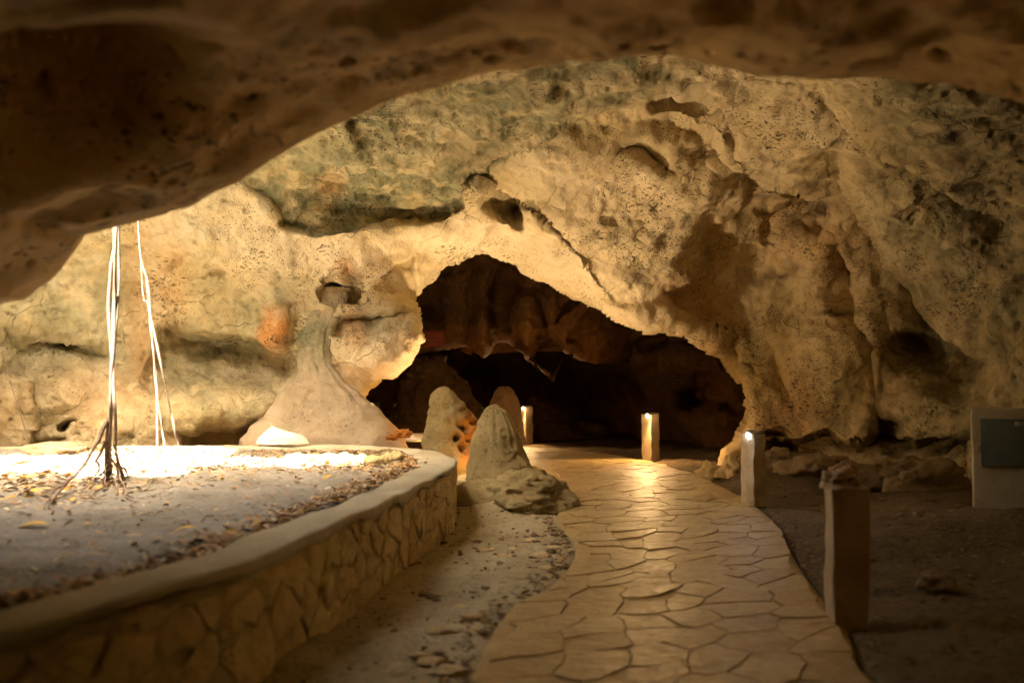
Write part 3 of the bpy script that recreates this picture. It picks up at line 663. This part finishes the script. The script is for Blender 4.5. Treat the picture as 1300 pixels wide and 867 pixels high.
for cx, cy, sx, sy, n_, s_ in ((-4.6, 7.5, .9, .6, 1500, .075), (-3.4, 8.3, .9, .45, 500, .06), (-1.7, 9.6, .6, .6, 1500, .055), (-3.5, 9.8, 1.2, .5, 350, .06), (-2.6, 7, 1.2, 1.6, 260, .05), (-5.0, 9.3, 1, .7, 500, .07), (-3.0, 5.2, 1.2, 1.3, 300, .06), (-2.6, 9.6, .6, .5, 900, .055)):
    lx.append(rng.normal(cx, sx, n_)); ly.append(rng.normal(cy, sy, n_)); ls.append(np.full(n_, s_))
lx = np.concatenate(lx); ly = np.concatenate(ly); ls = np.concatenate(ls)
m = inside(lx, ly, ic); lx, ly, ls = lx[m], ly[m], ls[m]
o = link('leaf_litter', mesh('leaf_litter', *leaf_quads(lx, ly, soil_z(lx, ly)+rng.uniform(0, .02, len(lx)), ls), False), M_LEAF); kind(o, 'stuff'); tag(o, 'dry fallen leaves drifted over the soil of the raised bed', 'leaf litter')
def pebbles(name, x, y, z, s, mat, label):
    n = len(x); g = (1+5**.5)/2
    iv = np.array([(-1, g, 0), (1, g, 0), (-1, -g, 0), (1, -g, 0), (0, -1, g), (0, 1, g), (0, -1, -g), (0, 1, -g), (g, 0, -1), (g, 0, 1), (-g, 0, -1), (-g, 0, 1)])/1.9
    f = np.array([(0,11,5),(0,5,1),(0,1,7),(0,7,10),(0,10,11),(1,5,9),(5,11,4),(11,10,2),(10,7,6),(7,1,8),(3,9,4),(3,4,2),(3,2,6),(3,6,8),(3,8,9),(4,9,5),(2,4,11),(6,2,10),(8,6,7),(9,8,1)])
    a = rng.uniform(0, 6.28, n); st_ = rng.uniform(.6, 1.3, (n, 3))*np.array([1.2, 1, .55]); v = iv[None]*(1+rng.normal(0, .16, (n, 12, 1)))*st_[:, None]*s[:, None, None]
    V = np.stack([v[..., 0]*np.cos(a)[:, None]-v[..., 1]*np.sin(a)[:, None]+x[:, None], v[..., 0]*np.sin(a)[:, None]+v[..., 1]*np.cos(a)[:, None]+y[:, None], v[..., 2]+z[:, None]], -1)
    o = link(name, mesh(name, V.reshape(-1, 3), (f[None]+12*np.arange(n)[:, None, None]).reshape(-1, 3), False), mat); kind(o, 'stuff'); tag(o, label, 'pebbles'); return o
def ground_at(x, y):
    s = path_sd(x, y); return np.where(s < 0, .045, floor_z(x, y)*sstep(s, 0, .5)-.02), s
# along the left edge of the path and over the dirt strip
kk = rng.integers(90, 330, 1500); off = np.abs(rng.normal(0, .13, 1500))+.03; x = PL[kk, 0]-off; y = PL[kk, 1]+rng.normal(0, .05, 1500)
kr = rng.integers(90, 330, 900); x = np.r_[x, PR[kr, 0]+np.abs(rng.normal(0, .10, 900))+.02]; y = np.r_[y, PR[kr, 1]+rng.normal(0, .04, 900)]
x2 = rng.uniform(-1.0, .5, 900); y2 = rng.uniform(3.2, 9.5, 900); x3 = rng.uniform(1.9, 6.5, 3800); y3 = rng.uniform(3.2, 13, 3800); x4 = rng.uniform(-1.5, 6, 1600); y4 = rng.uniform(15, 24, 1600)
x = np.r_[x, x2, x3, x4]; y = np.r_[y, y2, y3, y4]; z, s_ = ground_at(x, y); m = (s_ > .015) & ~inside(x, y, oc)
x, y, z = x[m], y[m], z[m]
pebbles('grit', x, y, z, np.clip(rng.lognormal(-4.7, .6, len(x)), .004, .05), M_GRIT, 'loose grit and pebbles scattered over the cave floor along the path')
x = rng.normal(0, 1, 260)
kk = rng.integers(90, 260, 420); off = np.abs(rng.normal(0, .18, 420))+.03; x = PL[kk, 0]-off; y = PL[kk, 1]; z, s_ = ground_at(x, y); m = s_ > .02
o = link('leaf_scraps', mesh('leaf_scraps', *leaf_quads(x[m], y[m], z[m]+.01, np.full(m.sum(), .055)), False), M_LEAF); kind(o, 'stuff'); tag(o, 'brown leaf scraps gathered along the left edge of the path', 'leaf litter')

# ------------------------------------------------------------------ rocks and stalagmites
def blob_rock(name, c, r, mat, label=None, cat=None, seed=0, rough=.16, sc=1.3, group=None, parent=None, res=28, flat=.35, tint=None, fine=.03):
    th = np.linspace(0, np.pi, res); ph = np.linspace(0, 2*np.pi, res*2, endpoint=False)
    d = np.stack([np.sin(th)[:, None]*np.cos(ph), np.sin(th)[:, None]*np.sin(ph), np.cos(th)[:, None]+0*ph], -1)
    q = d+seed*3.13; k = 1+rough*fbm(q, sc, 3, seed)+fine*ridged(q, sc*3, 3, seed+3)
    v = d*k[..., None]*np.array(r); v[..., 2] = np.maximum(v[..., 2], -r[2]*flat)
    me = mesh(name, v, gridfaces(res, res*2, closed=True), True, np.zeros((res*res*2, 3))+(tint or (0, 0, 0)))
    o = link(name, me, mat, parent); o.location = c
    if label: tag(o, label, cat, group)
    return o
def outline_rock(name, sect, d, mat, label, cat, depth=.8, seed=0, noise_a=.03, seg=48, parent=None, tintf=None, flute=0., hollows=(), rings=(), lean=0.):
    """a rock turned from left and right edges seen at heights: sect = (py, px_left, px_right)"""
    sect = np.array(sect, float); R_ = 84; yy = np.linspace(sect[0, 0], sect[-1, 0], R_); xl = np.interp(yy, sect[:, 0], sect[:, 1]); xr = np.interp(yy, sect[:, 0], sect[:, 2])
    for arr in (xl, xr): arr[1:-1] = np.convolve(arr, [.25, .5, .25], 'same')[1:-1]
    dv = d+lean*(np.linspace(1, 0, R_)**1.5); A_ = P(xl, yy, dv); B_ = P(xr, yy, dv); c = (A_+B_)/2; hw = np.linalg.norm(B_-A_, axis=1)/2
    base = c[-1].copy()
    th = np.linspace(0, 2*np.pi, seg, endpoint=False)
    V = np.stack([c[:, 0, None]+hw[:, None]*np.cos(th), c[:, 1, None]+depth*hw[:, None]*np.sin(th), c[:, 2, None]+0*th], -1)
    nrm = np.stack([np.cos(th)+0*hw[:, None], np.sin(th)+0*hw[:, None], 0*th+.2+0*hw[:, None]], -1)
    a = noise_a*fbm(V, 3.2, 4, seed)+noise_a*.5*ridged(V, 6, 2, seed+5)*.5
    if flute: a = a+flute*noise(np.stack([np.cos(th)*4+0*hw[:, None], np.sin(th)*4+0*hw[:, None], V[..., 2]*.7], -1), 1.3, seed+9)
    for hx, hy, hr, ha in hollows:
        c0 = P(hx, hy, d-.2); a = a+ha*np.exp(-(((V[..., 0]-c0[0])/hr)**2+((V[..., 2]-c0[2])/hr)**2)**1.5)*(V[..., 1] < c[:, 1, None])
    for hx, hy, hr, ha in rings:
        c0 = P(hx, hy, d-.2); rad = np.hypot((V[..., 0]-c0[0]), (V[..., 2]-c0[2])*.8); a = a+(ha*np.exp(-((rad-hr)/.018)**2)+.5*ha*np.exp(-((rad-hr*.55)/.018)**2))*(V[..., 1] < c[:, 1, None])
    V = V+nrm*a[..., None]*sstep(hw, 0, .05)[:, None, None]
    top = c[0]+np.array([0, 0, .01]); V = V.reshape(-1, 3); n_ = len(V)
    F = [tuple(f) for f in gridfaces(R_, seg, closed=True)]+[(n_, (k+1) % seg, k) for k in range(seg)]
    V = np.vstack([V, top]); t = np.zeros((len(V), 3))
    if tintf is not None: t = tintf(V)
    o = link(name, mesh(name, V-base, F, True, t), mat, parent); o.location = base
    if label: tag(o, label, cat)
    return o
mound = blob_rock('rock_mound', PT(662, 628, 9.75)-Vector((0, 0, .05)), (.54, .70, .30), M_STAL, 'low lumpy rock mound at the foot of the rounded stalagmite beside the path', 'rock', 11, .22, 1.9, res=60, flat=.6, fine=.05)
blob_rock('rock_mound', PT(612, 622, 9.9)-Vector((0, 0, .12)), (.42, .6, .24), M_STAL, 'smooth earthy mound between the bed tip and the rounded stalagmite', 'rock', 13, .12, 1.4, res=32, flat=.6)
def t1(V):
    t = np.zeros((len(V), 3)); c0 = P(597, 555, 11.3); t[:, 1] = np.clip(1.2*np.exp(-(((V[:, 0]-c0[0])/.15)**2+((V[:, 2]-c0[2])/.36)**2)**2), 0, 1); return t
outline_rock('stalagmite', [(491,563,566),(496,557,572),(501,552,579),(508,549,588),(516,547,595),(524,545,602),(533,544,607),(545,543,607),(560,540,605),(580,537,606),(610,534,610)], 11.5, M_STAL, 'pointed stalagmite with an orange hollowed side behind the rim of the bed', 'stalagmite', .8, 21, .06, 110, tintf=t1,
             hollows=((581,554,.055,-.24),(594,543,.05,-.2),(590,566,.06,-.22),(599,556,.04,-.12),(603,536,.035,-.08),(586,540,.03,-.08)))
outline_rock('stalagmite', [(514,624,634),(518,615,641),(526,609,648),(536,605,654),(550,601,659),(565,598,663),(580,596,668),(595,593,676),(615,590,686)], 10.2, M_STAL, 'smooth rounded stalagmite with a ring mark, nearest the path', 'stalagmite', .85, 25, .03, 120, flute=.015, rings=((641, 563, .15, .010),))
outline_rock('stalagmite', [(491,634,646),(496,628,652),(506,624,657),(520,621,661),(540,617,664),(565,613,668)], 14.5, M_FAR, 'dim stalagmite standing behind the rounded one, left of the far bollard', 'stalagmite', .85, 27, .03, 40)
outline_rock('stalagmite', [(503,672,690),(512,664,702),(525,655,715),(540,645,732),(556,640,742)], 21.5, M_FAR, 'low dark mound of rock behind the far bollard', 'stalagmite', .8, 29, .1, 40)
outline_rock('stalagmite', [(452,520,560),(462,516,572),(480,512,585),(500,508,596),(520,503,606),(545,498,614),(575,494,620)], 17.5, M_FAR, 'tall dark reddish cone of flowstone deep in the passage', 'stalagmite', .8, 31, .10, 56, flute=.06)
def t2(V):
    t = np.zeros((len(V), 3)); c0 = P(505, 548, 11.5); t[:, 1] = np.clip(np.exp(-(((V[:, 0]-c0[0])/.2)**2+((V[:, 2]-c0[2])/.25)**2)), 0, 1)*.9; c1 = P(400, 420, 11.5); t[:, 0] = .95*np.exp(-((V[:, 2]-c1[2])/.42)**2); return t
outline_rock('flowstone_column', [(366,392,446),(384,382,440),(400,376,432),(425,370,422),(445,372,418),(460,376,420),(472,378,428),(484,372,438),(500,360,458),(520,340,482),(540,322,500),(556,308,513),(575,300,520)], 11.93, M_FLOW, 'pale flowstone column spreading into a smooth fan behind the bed', 'flowstone', .32, 33, .04, 100, lean=.42, tintf=t2, flute=.018)
for k, (px, py, r, l) in enumerate(((512, 553, .09, 'orange crusted rock lump at the right foot of the flowstone fan'), (497, 557, .07, 'small rusty rock lump left of the orange lump by the flowstone fan'))):
    blob_rock('crusted_rock', PT(px, py, 11.4), (r, r, r*.8), M_CRUST, l, 'rock', 50+k, .4, 2.2, fine=.12)
outline_rock('pale_rock', [(541,343,347),(544,339,353),(548,335,364),(552,332,382),(556,329,390),(563,327,393)], 10.98, M_PALE, 'white pointed rock lying on the back rim of the bed', 'rock', .35, 61, .03, 40)
blob_rock('pale_patch', PT(530, 556, 13.0), (.22, .5, .07), M_PALE, 'pale flat stand-in for a bright patch of ground between the flowstone fan and the pointed stalagmite', 'rock', 63, .1, 1.2, res=20)  # flat shape added to stand in for a bright patch of ground
blob_rock('ledge_rock', PT(72, 572, 10.6), (.42, .25, .10), M_FLOW, 'flat tan rock at the foot of the wall on the back rim', 'rock', 65, .2, 1.4, res=20)
blob_rock('ledge_rock', PT(10, 590, 9.6), (.3, .25, .12), M_STAL, 'grey rock at the left end of the back rim among leaves', 'rock', 66, .25, 1.4, res=20)
# stones along the inner back rim
for k in range(15):
    px = 372+k*9.5+random.uniform(-2, 2); d = 10.2-.05*k+random.uniform(-.15, .15)
    w_ = P(px, 575, d); x, y = w_[0], w_[1]
    blob_rock('rim_stone', (x, y, float(soil_z(np.array([x]), np.array([y]))[0])+.03), (random.uniform(.06, .1), random.uniform(.05, .08), random.uniform(.05, .075)), M_RUBBLE, ORD[k]+' small buff stone from the left in the row inside the back rim', 'stone', 70+k, .3, 1.6, 'stones along the back rim', res=9, flat=.8)
# rocks on the right
for k, (px, py, d, r, l) in enumerate([(905,588,12.6,(.2,.15,.15),'jagged brown rock by the second lit bollard, leftmost of its row'),(927,592,12.2,(.16,.15,.19),'upright brown rock between the opening and the nearer lit bollard'),(1105,612,10.8,(.5,.25,.24),'long pale boulder lying before the right wall'),(1040,598,11.6,(.45,.3,.2),'brown boulder behind the unlit bollard at the wall foot'),(1000,585,12.3,(.4,.3,.26),'rounded dark boulder right of the white lit bollard'),(1165,600,10.6,(.45,.3,.3),'dark boulder in the wall hollow left of the concrete housing'),
                                        (1190,755,5.6,(.13,.1,.09),'grey stone right of the unlit bollard in the dark'),(745,542,23,(.5,.4,.3),'small boulder right of the far bollard in the passage')]):
    p = P(px, py, d); blob_rock('boulder', (p[0], p[1], gz(p[0], p[1])+r[2]*.25), r, M_GRIT if k not in (0, 1) else M_RUBBLE, l, 'rock', 90+k, .35 if k < 6 else .18, 1.5, res=30, fine=.10)
for k, (px, py, r) in enumerate(sorted([(655,690,.06),(672,678,.05),(640,702,.045),(688,700,.07),(705,690,.05),(600,775,.05),(585,760,.04),(560,795,.06),(545,830,.05),(570,842,.06),(530,822,.035),(620,690,.05),(695,716,.045),(665,728,.04)], key=lambda q: -q[1])):
    z0 = .0; d = (CAM_Z-z0)*FPX/(py-488); p = P(px, py, d)
    blob_rock('flat_stone', (p[0], p[1], gz(p[0], p[1])+.005), (r*1.4, r, r*.4), M_RUBBLE, ORD[k]+' flat stone from the near end of the dirt strip left of the path', 'stone', 120+k, .35, 1.7, 'flat stones beside the path', res=8, tint=(0, 0, .3), flat=.6)

# ------------------------------------------------------------------ hanging roots
def soil_base(px, py):
    d = (CAM_Z-.5)*FPX/(py-488); p = P(px, py, d); p[2] = soil_z(p[:1], p[1:2])[0]; return p
def strand(pts, n, r0, r1, wob, seed, seg=7):
    c = spline(pts, n); k = np.linspace(0, 1, n)
    c = c+wob*np.stack([fbm(np.stack([k*6, 0*k+seed, 0*k], -1), 1, 3, seed), fbm(np.stack([k*6, 0*k+seed, 0*k+5], -1), 1, 3, seed+4), 0*k], -1)
    r = (r0+(r1-r0)*k)*(1+.4*noise(np.stack([k*14, 0*k+seed, 0*k], -1), 1, seed+8)); return tube(c, r, seg)
def root_thing(label, main, loc, splits, grp=None):
    t = thing('hanging_root', label, 'root', loc); lo = np.array(loc)
    for nm, pts, r0, r1, wb, sd in main+splits:
        V, F = strand(np.array(pts)-lo, 60 if nm == 'strand' else 26, r0, r1, wb, sd); link(nm, mesh(nm, V, F), M_ROOT, t)
    return t
b = soil_base(137, 612); d = b[1]; K = lambda px, py, dd=0: P(px, py, d+dd)
def up(px, py, dd=0, z=6.0, lean=0):    # carries a strand on to the top of the shaft
    p = K(px, py, dd); return (p+np.array([lean, -.0, 0]))*np.array([1, 1, 0])+np.array([0, 0, z])
main = [('strand', [up(153, 290, -.15, 5.9, .15), K(150, 292, -.1), K(147, 380), K(142, 480), K(139, 555), b], .012, .015, .03, 3),
        ('strand', [up(149, 290, 0, 5.9, .1), K(147, 300), K(141, 400, .03), K(137, 500, .03), K(135, 560), b+np.array([-.04, .02, 0])], .012, .015, .03, 7),
        ('strand', [up(151, 290, .05, 5.9, .12), K(150, 300), K(147, 420, .02), K(145, 520), K(142, 575), b+np.array([.08, .05, 0])], .009, .012, .035, 9),
        ('strand', [up(147, 290, .03, 5.9, .12), K(151, 310), K(145, 420, -.03), K(141, 520, -.03), K(138, 575), b+np.array([.03, -.04, 0])], .010, .014, .04, 10)]
spl = [('prop_root', [K(139, 535), K(122, 568, -.15), K(95, 600, -.4), soil_base(48, 640)], .015, .008, .04, 12), ('prop_root', [K(138, 560), K(125, 590, -.1), soil_base(100, 625)], .011, .006, .03, 14),
       ('prop_root', [K(140, 570), K(132, 605, -.15), soil_base(120, 629)], .010, .006, .03, 16), ('prop_root', [K(142, 560), K(150, 590, -.05), soil_base(168, 606)], .010, .006, .03, 18),
       ('prop_root', [K(142, 575), K(155, 605, -.1), soil_base(164, 632)], .010, .006, .03, 20), ('prop_root', [K(143, 590), K(150, 610, -.1), soil_base(143, 625)], .012, .007, .03, 22), ('prop_root', [K(90, 606, -.4), K(68, 632, -.8), soil_base(66, 652)], .014, .008, .02, 24)]
for j in range(7):
    a = 2.2+j*.75; spl.append(('rootlet', [K(140, 585+j*3), b+np.array([.11*math.cos(a), .11*math.sin(a), .06]), b+np.array([.26*math.cos(a), .26*math.sin(a), -.01])], .007, .003, .04, 90+j))
root_thing('thick bundle of hanging tree roots with splayed prop roots at its foot', main, tuple(b), spl)
b = soil_base(205, 598); d = b[1]
root_thing('pair of pale hanging roots standing right of the thick root bundle', [('strand', [up(172, 280, 0, 5.9, -.1), K(174, 285), K(184, 360), K(192, 440), K(200, 530), b], .008, .011, .02, 33), ('strand', [K(183, 350), K(190, 420, .03), K(198, 500), K(206, 560), b+np.array([.04, .03, 0])], .006, .009, .02, 35)], tuple(b), [('prop_root', [K(203, 570), K(208, 588), soil_base(211, 598)], .010, .007, .01, 37)])
b = soil_base(233, 601); d = b[1]
root_thing('single thin hanging root slanting away right of the pale pair', [('strand', [up(176, 300, 0, 5.9, -.2), K(180, 340), K(188, 385), K(206, 470), K(222, 550), b], .007, .010, .015, 43)], tuple(b), [])
b = soil_base(32, 574); d = b[1]
root_thing('thin slanting root by the left edge of the picture', [('strand', [up(-60, 260, 0, 5.9), K(-30, 330), K(2, 440), K(22, 520), K(34, 560), b], .005, .006, .03, 53)], tuple(b), [])
# a few leaves and a twig that can be told apart
def leaf(px, py, L, w_, rz, label, mat=M_YELLOW, soil=True):
    p = soil_base(px, py) if soil else None
    if not soil:
        d = CAM_Z*FPX/(py-488); p = P(px, py, d); p[2] = gz(p[0], p[1])+.01
    V, F = [], []; n_ = 9
    for i in range(n_):
        u = i/(n_-1); hw = w_*math.sin(math.pi*u**.85)*.5+.001; zz = .006+.02*math.sin(u*3)
        V += [((u-.5)*L, -hw, zz+.35*hw), ((u-.5)*L, 0, zz), ((u-.5)*L, hw, zz+.35*hw)]
    for i in range(n_-1):
        for j in (0, 1): F.append((i*3+j, i*3+j+1, i*3+j+4, i*3+j+3))
    o = link('fallen_leaf', mesh('fallen_leaf', V, F), mat); o.location = p; o.rotation_euler = (.1, -.15, rz); tag(o, label, 'leaf'); return o
M_TAN = plain('tan_leaf', (.50, .38, .22), .7, .3, 20)
leaf(236, 665, .16, .055, .3, 'bright yellow leaf lying alone on the grey soil of the bed')
leaf(42, 661, .22, .09, .1, 'large yellow leaf among brown litter at the left edge')
leaf(418, 606, .13, .06, .8, 'yellow leaf in the litter near the tip of the bed')
leaf(40, 622, .16, .08, -.4, 'yellow leaf under the slanting prop root')
leaf(200, 677, .07, .06, .4, 'pale round leaf on bare soil below the yellow leaf', M_TAN)
leaf(120, 695, .13, .05, .2, 'tan curled leaf on dark soil in the near bed', M_TAN)
leaf(502, 842, .11, .07, .6, 'pale dry leaf on the dirt left of the path', M_TAN, False)
p0 = soil_base(255, 656); p1 = soil_base(272, 650); V, F = strand(np.array([p0-p0, (p1-p0)*.5+[0, 0, .03], p1-p0+[0, 0, .02]]), 12, .006, .004, .01, 77)
o = link('twig', mesh('twig', V, F), M_ROOT); o.location = p0+np.array([0, 0, .02]); tag(o, 'short dark twig lying on the soil right of the yellow leaf', 'twig')

# ------------------------------------------------------------------ bollards along the path
def bollard(px, py, d, h, wd, rz, label, lamp=None, power=0, cap=False, col=(1, .60, .25)):
    p = P(px, py, d); z = gz(p[0], p[1])-.04; t = thing('bollard', label, 'bollard', (p[0], p[1], z), rz, 'concrete posts beside the path')
    a = wd/2; sd_ = int(px); H = h+.04
    bevel_box('post', -a, a, -a, a, 0, H, M_BOLLARD, t, .012, 7, .011, sd_)
    if cap: 
        o = blob_rock('cap', (-a*.3, -a*.1, H+.015), (a*.82, a*.9, .075), M_BOLLARD, None, None, 5, .45, 1.9, parent=t, res=26, flat=.4, fine=.1)
    else:
        bevel_box('cap', -a*.1, a*.97, -a*.96, a*.96, H+.0062, H+.03, M_BOLLARD, t, .008, 2, .004, sd_+1)
    if lamp:
        lx, ly = -a-.012, -a*.35; s = .025
        bevel_box('lamp_base', -a-.022, -a+.02, ly-.025, ly+.025, H+.0075, H+.02, M_METAL, t, .003)
        th = np.linspace(0, np.pi, 10); ph = np.linspace(0, 2*np.pi, 14, endpoint=False)
        v = np.stack([s*np.sin(th)[:, None]*np.cos(ph), s*np.sin(th)[:, None]*np.sin(ph), 1.5*s*np.cos(th)[:, None]+0*ph], -1)
        o = link('bulb', mesh('bulb', v, gridfaces(10, 14, closed=True)), M_BULB if col[2] < .6 else M_BULB_W, t); o.location = (lx, ly, H-.018)
        li = bpy.data.lights.new('bulb_light', 'SPOT'); li.spot_size = math.radians(165); li.spot_blend = .5; li.energy = power; li.color = col; li.shadow_soft_size = .03
        lo = bpy.data.objects.new('bulb_light', li); COL.objects.link(lo); c_, s_ = math.cos(rz), math.sin(rz)
        lo.parent = t; lo.location = (-a-.10, -a*.6, H+.02); lo.rotation_euler = Vector((-.75, -.6, -.62)).to_track_quat('-Z', 'Y').to_euler()
        l2 = bpy.data.lights.new('face_light', 'POINT'); l2.energy = power*.03; l2.color = col; l2.shadow_soft_size = .02
        o2 = bpy.data.objects.new('face_light', l2); COL.objects.link(o2); o2.parent = t; o2.location = (-a-.09, -a-.03, H-.02)
    return t
bollard(1077, 785, 4.96, .80, .205, math.radians(-8), 'near unlit concrete bollard with a rough rounded cap', None, 0, True)
bollard(957, 640, 9.7, .78, .20, math.radians(32), 'lit concrete bollard with a small white lamp, second nearest on the right of the path', (-.07, -.05), .22, col=(.85, .92, 1.0))
bollard(826, 582, 15.4, .84, .23, math.radians(40), 'lit concrete bollard with a warm lamp where the path bends left', (-.08, -.06), 7)
bollard(668, 562, 19.6, .84, .22, math.radians(40), 'far lit concrete bollard with a warm lamp, right of the stalagmites', (-.08, -.06), 7)
bollard(477, 556, 22.0, .93, .2, 0, 'very far lit bollard seen as a point of light in the left gap', (-.05, -.06), .2)
bollard(505, 556, 23.0, .85, .2, .3, 'very far unlit bollard in the dark left gap')

# lamp hidden between the two stalagmites
lp = PT(592, 580, 12.35); lp.z = gz(lp.x, lp.y)+.06
t = thing('ground_lamp', 'small warm floodlight on the ground hidden behind the two pale stalagmites', 'lamp', lp)
bevel_box('housing', -.09, .09, -.06, .06, -.06, .0, M_METAL, t, .008)
th = np.linspace(0, np.pi, 8); ph = np.linspace(0, 2*np.pi, 12, endpoint=False)
o = link('bulb', mesh('bulb', np.stack([.035*np.sin(th)[:, None]*np.cos(ph), .035*np.sin(th)[:, None]*np.sin(ph), .025*np.cos(th)[:, None]+0*ph], -1), gridfaces(8, 12, closed=True)), M_BULB, t); o.location = (0, 0, .03)
def lamp_light(kind_, en, col, loc, dirv=None, ang=150, soft=.05):
    li = bpy.data.lights.new('ground_lamp_light', kind_); li.energy = en; li.color = col; li.shadow_soft_size = soft
    if kind_ == 'SPOT': li.spot_size = math.radians(ang); li.spot_blend = .6
    lo = bpy.data.objects.new('ground_lamp_light', li); COL.objects.link(lo); lo.parent = t; lo.location = loc
    if dirv: lo.rotation_euler = Vector(dirv).to_track_quat('-Z', 'Y').to_euler()
lamp_light('SPOT', 17, (1, .73, .43), (0, -.02, .12), (.38, -.42, .84), 146, .13)
lamp_light('POINT', 3, (1, .58, .20), (.02, 0, .12))
lp = PT(600, 590, 10.95); lp.z = gz(lp.x, lp.y)+.05
t = thing('ground_lamp', 'tiny orange lamp on the ground between the two pale stalagmites', 'lamp', lp)
bevel_box('housing', -.04, .04, -.03, .03, -.05, .0, M_METAL, t, .006)
o = link('bulb', mesh('bulb', np.stack([.02*np.sin(th)[:, None]*np.cos(ph), .02*np.sin(th)[:, None]*np.sin(ph), .02*np.cos(th)[:, None]+0*ph], -1), gridfaces(8, 12, closed=True)), M_BULB, t); o.location = (0, 0, .02)
lamp_light('POINT', .32, (1, .45, .10), (.01, .02, .09), None, 150, .02)

# ------------------------------------------------------------------ concrete housing on the right, warning sign in the passage
hp_ = P(1236, 668, 7.9); hz = gz(hp_[0], hp_[1])-.25
t = thing('electrical_housing', 'squat concrete housing with a grey green metal door at the right edge', 'housing', (hp_[0], hp_[1], hz), math.radians(-30))
HB = 1.17; bevel_box('body', 0, 1.5, 0, .7, 0, HB, M_HOUSE, t, .02, 4, .008, 3)
dr = bevel_box('door', .075, .435, -.03, -.003, HB-.52, HB-.09, M_DOOR, t, .006)
bevel_box('plate', .345, .42, -.034, -.0305, HB-.155, HB-.115, M_PLATE, dr, .0)
for z_ in (.16, .44): bevel_box('hinge', .435, .455, -.034, -.003, HB-.09-z_, HB-.04-z_, M_METAL, dr, .003)
bevel_box('handle', .055, .075, -.06, -.03, HB-.40, HB-.33, M_METAL, dr, .004)
bevel_box('side_panel', .46, .90, -.02, -.003, HB-.50, HB-.09, M_PLATE, t, .004)
sp_ = P(551, 430, 16.2)
t = thing('warning_sign', 'small red notice board hanging in the dark passage right of the pale bulge', 'sign', tuple(sp_))
bevel_box('board', -.20, .20, 0, .02, -.15, .15, M_RED, t, .004)
for k, (z, a, b_) in enumerate(((.09, -.15, .15), (.045, -.16, .17), (.0, -.16, .12), (-.045, -.16, .16), (-.09, -.10, .08))):
    bevel_box('text_line', a, b_, -.004, -.001, z-.008, z+.008, M_PRINT, t, 0)
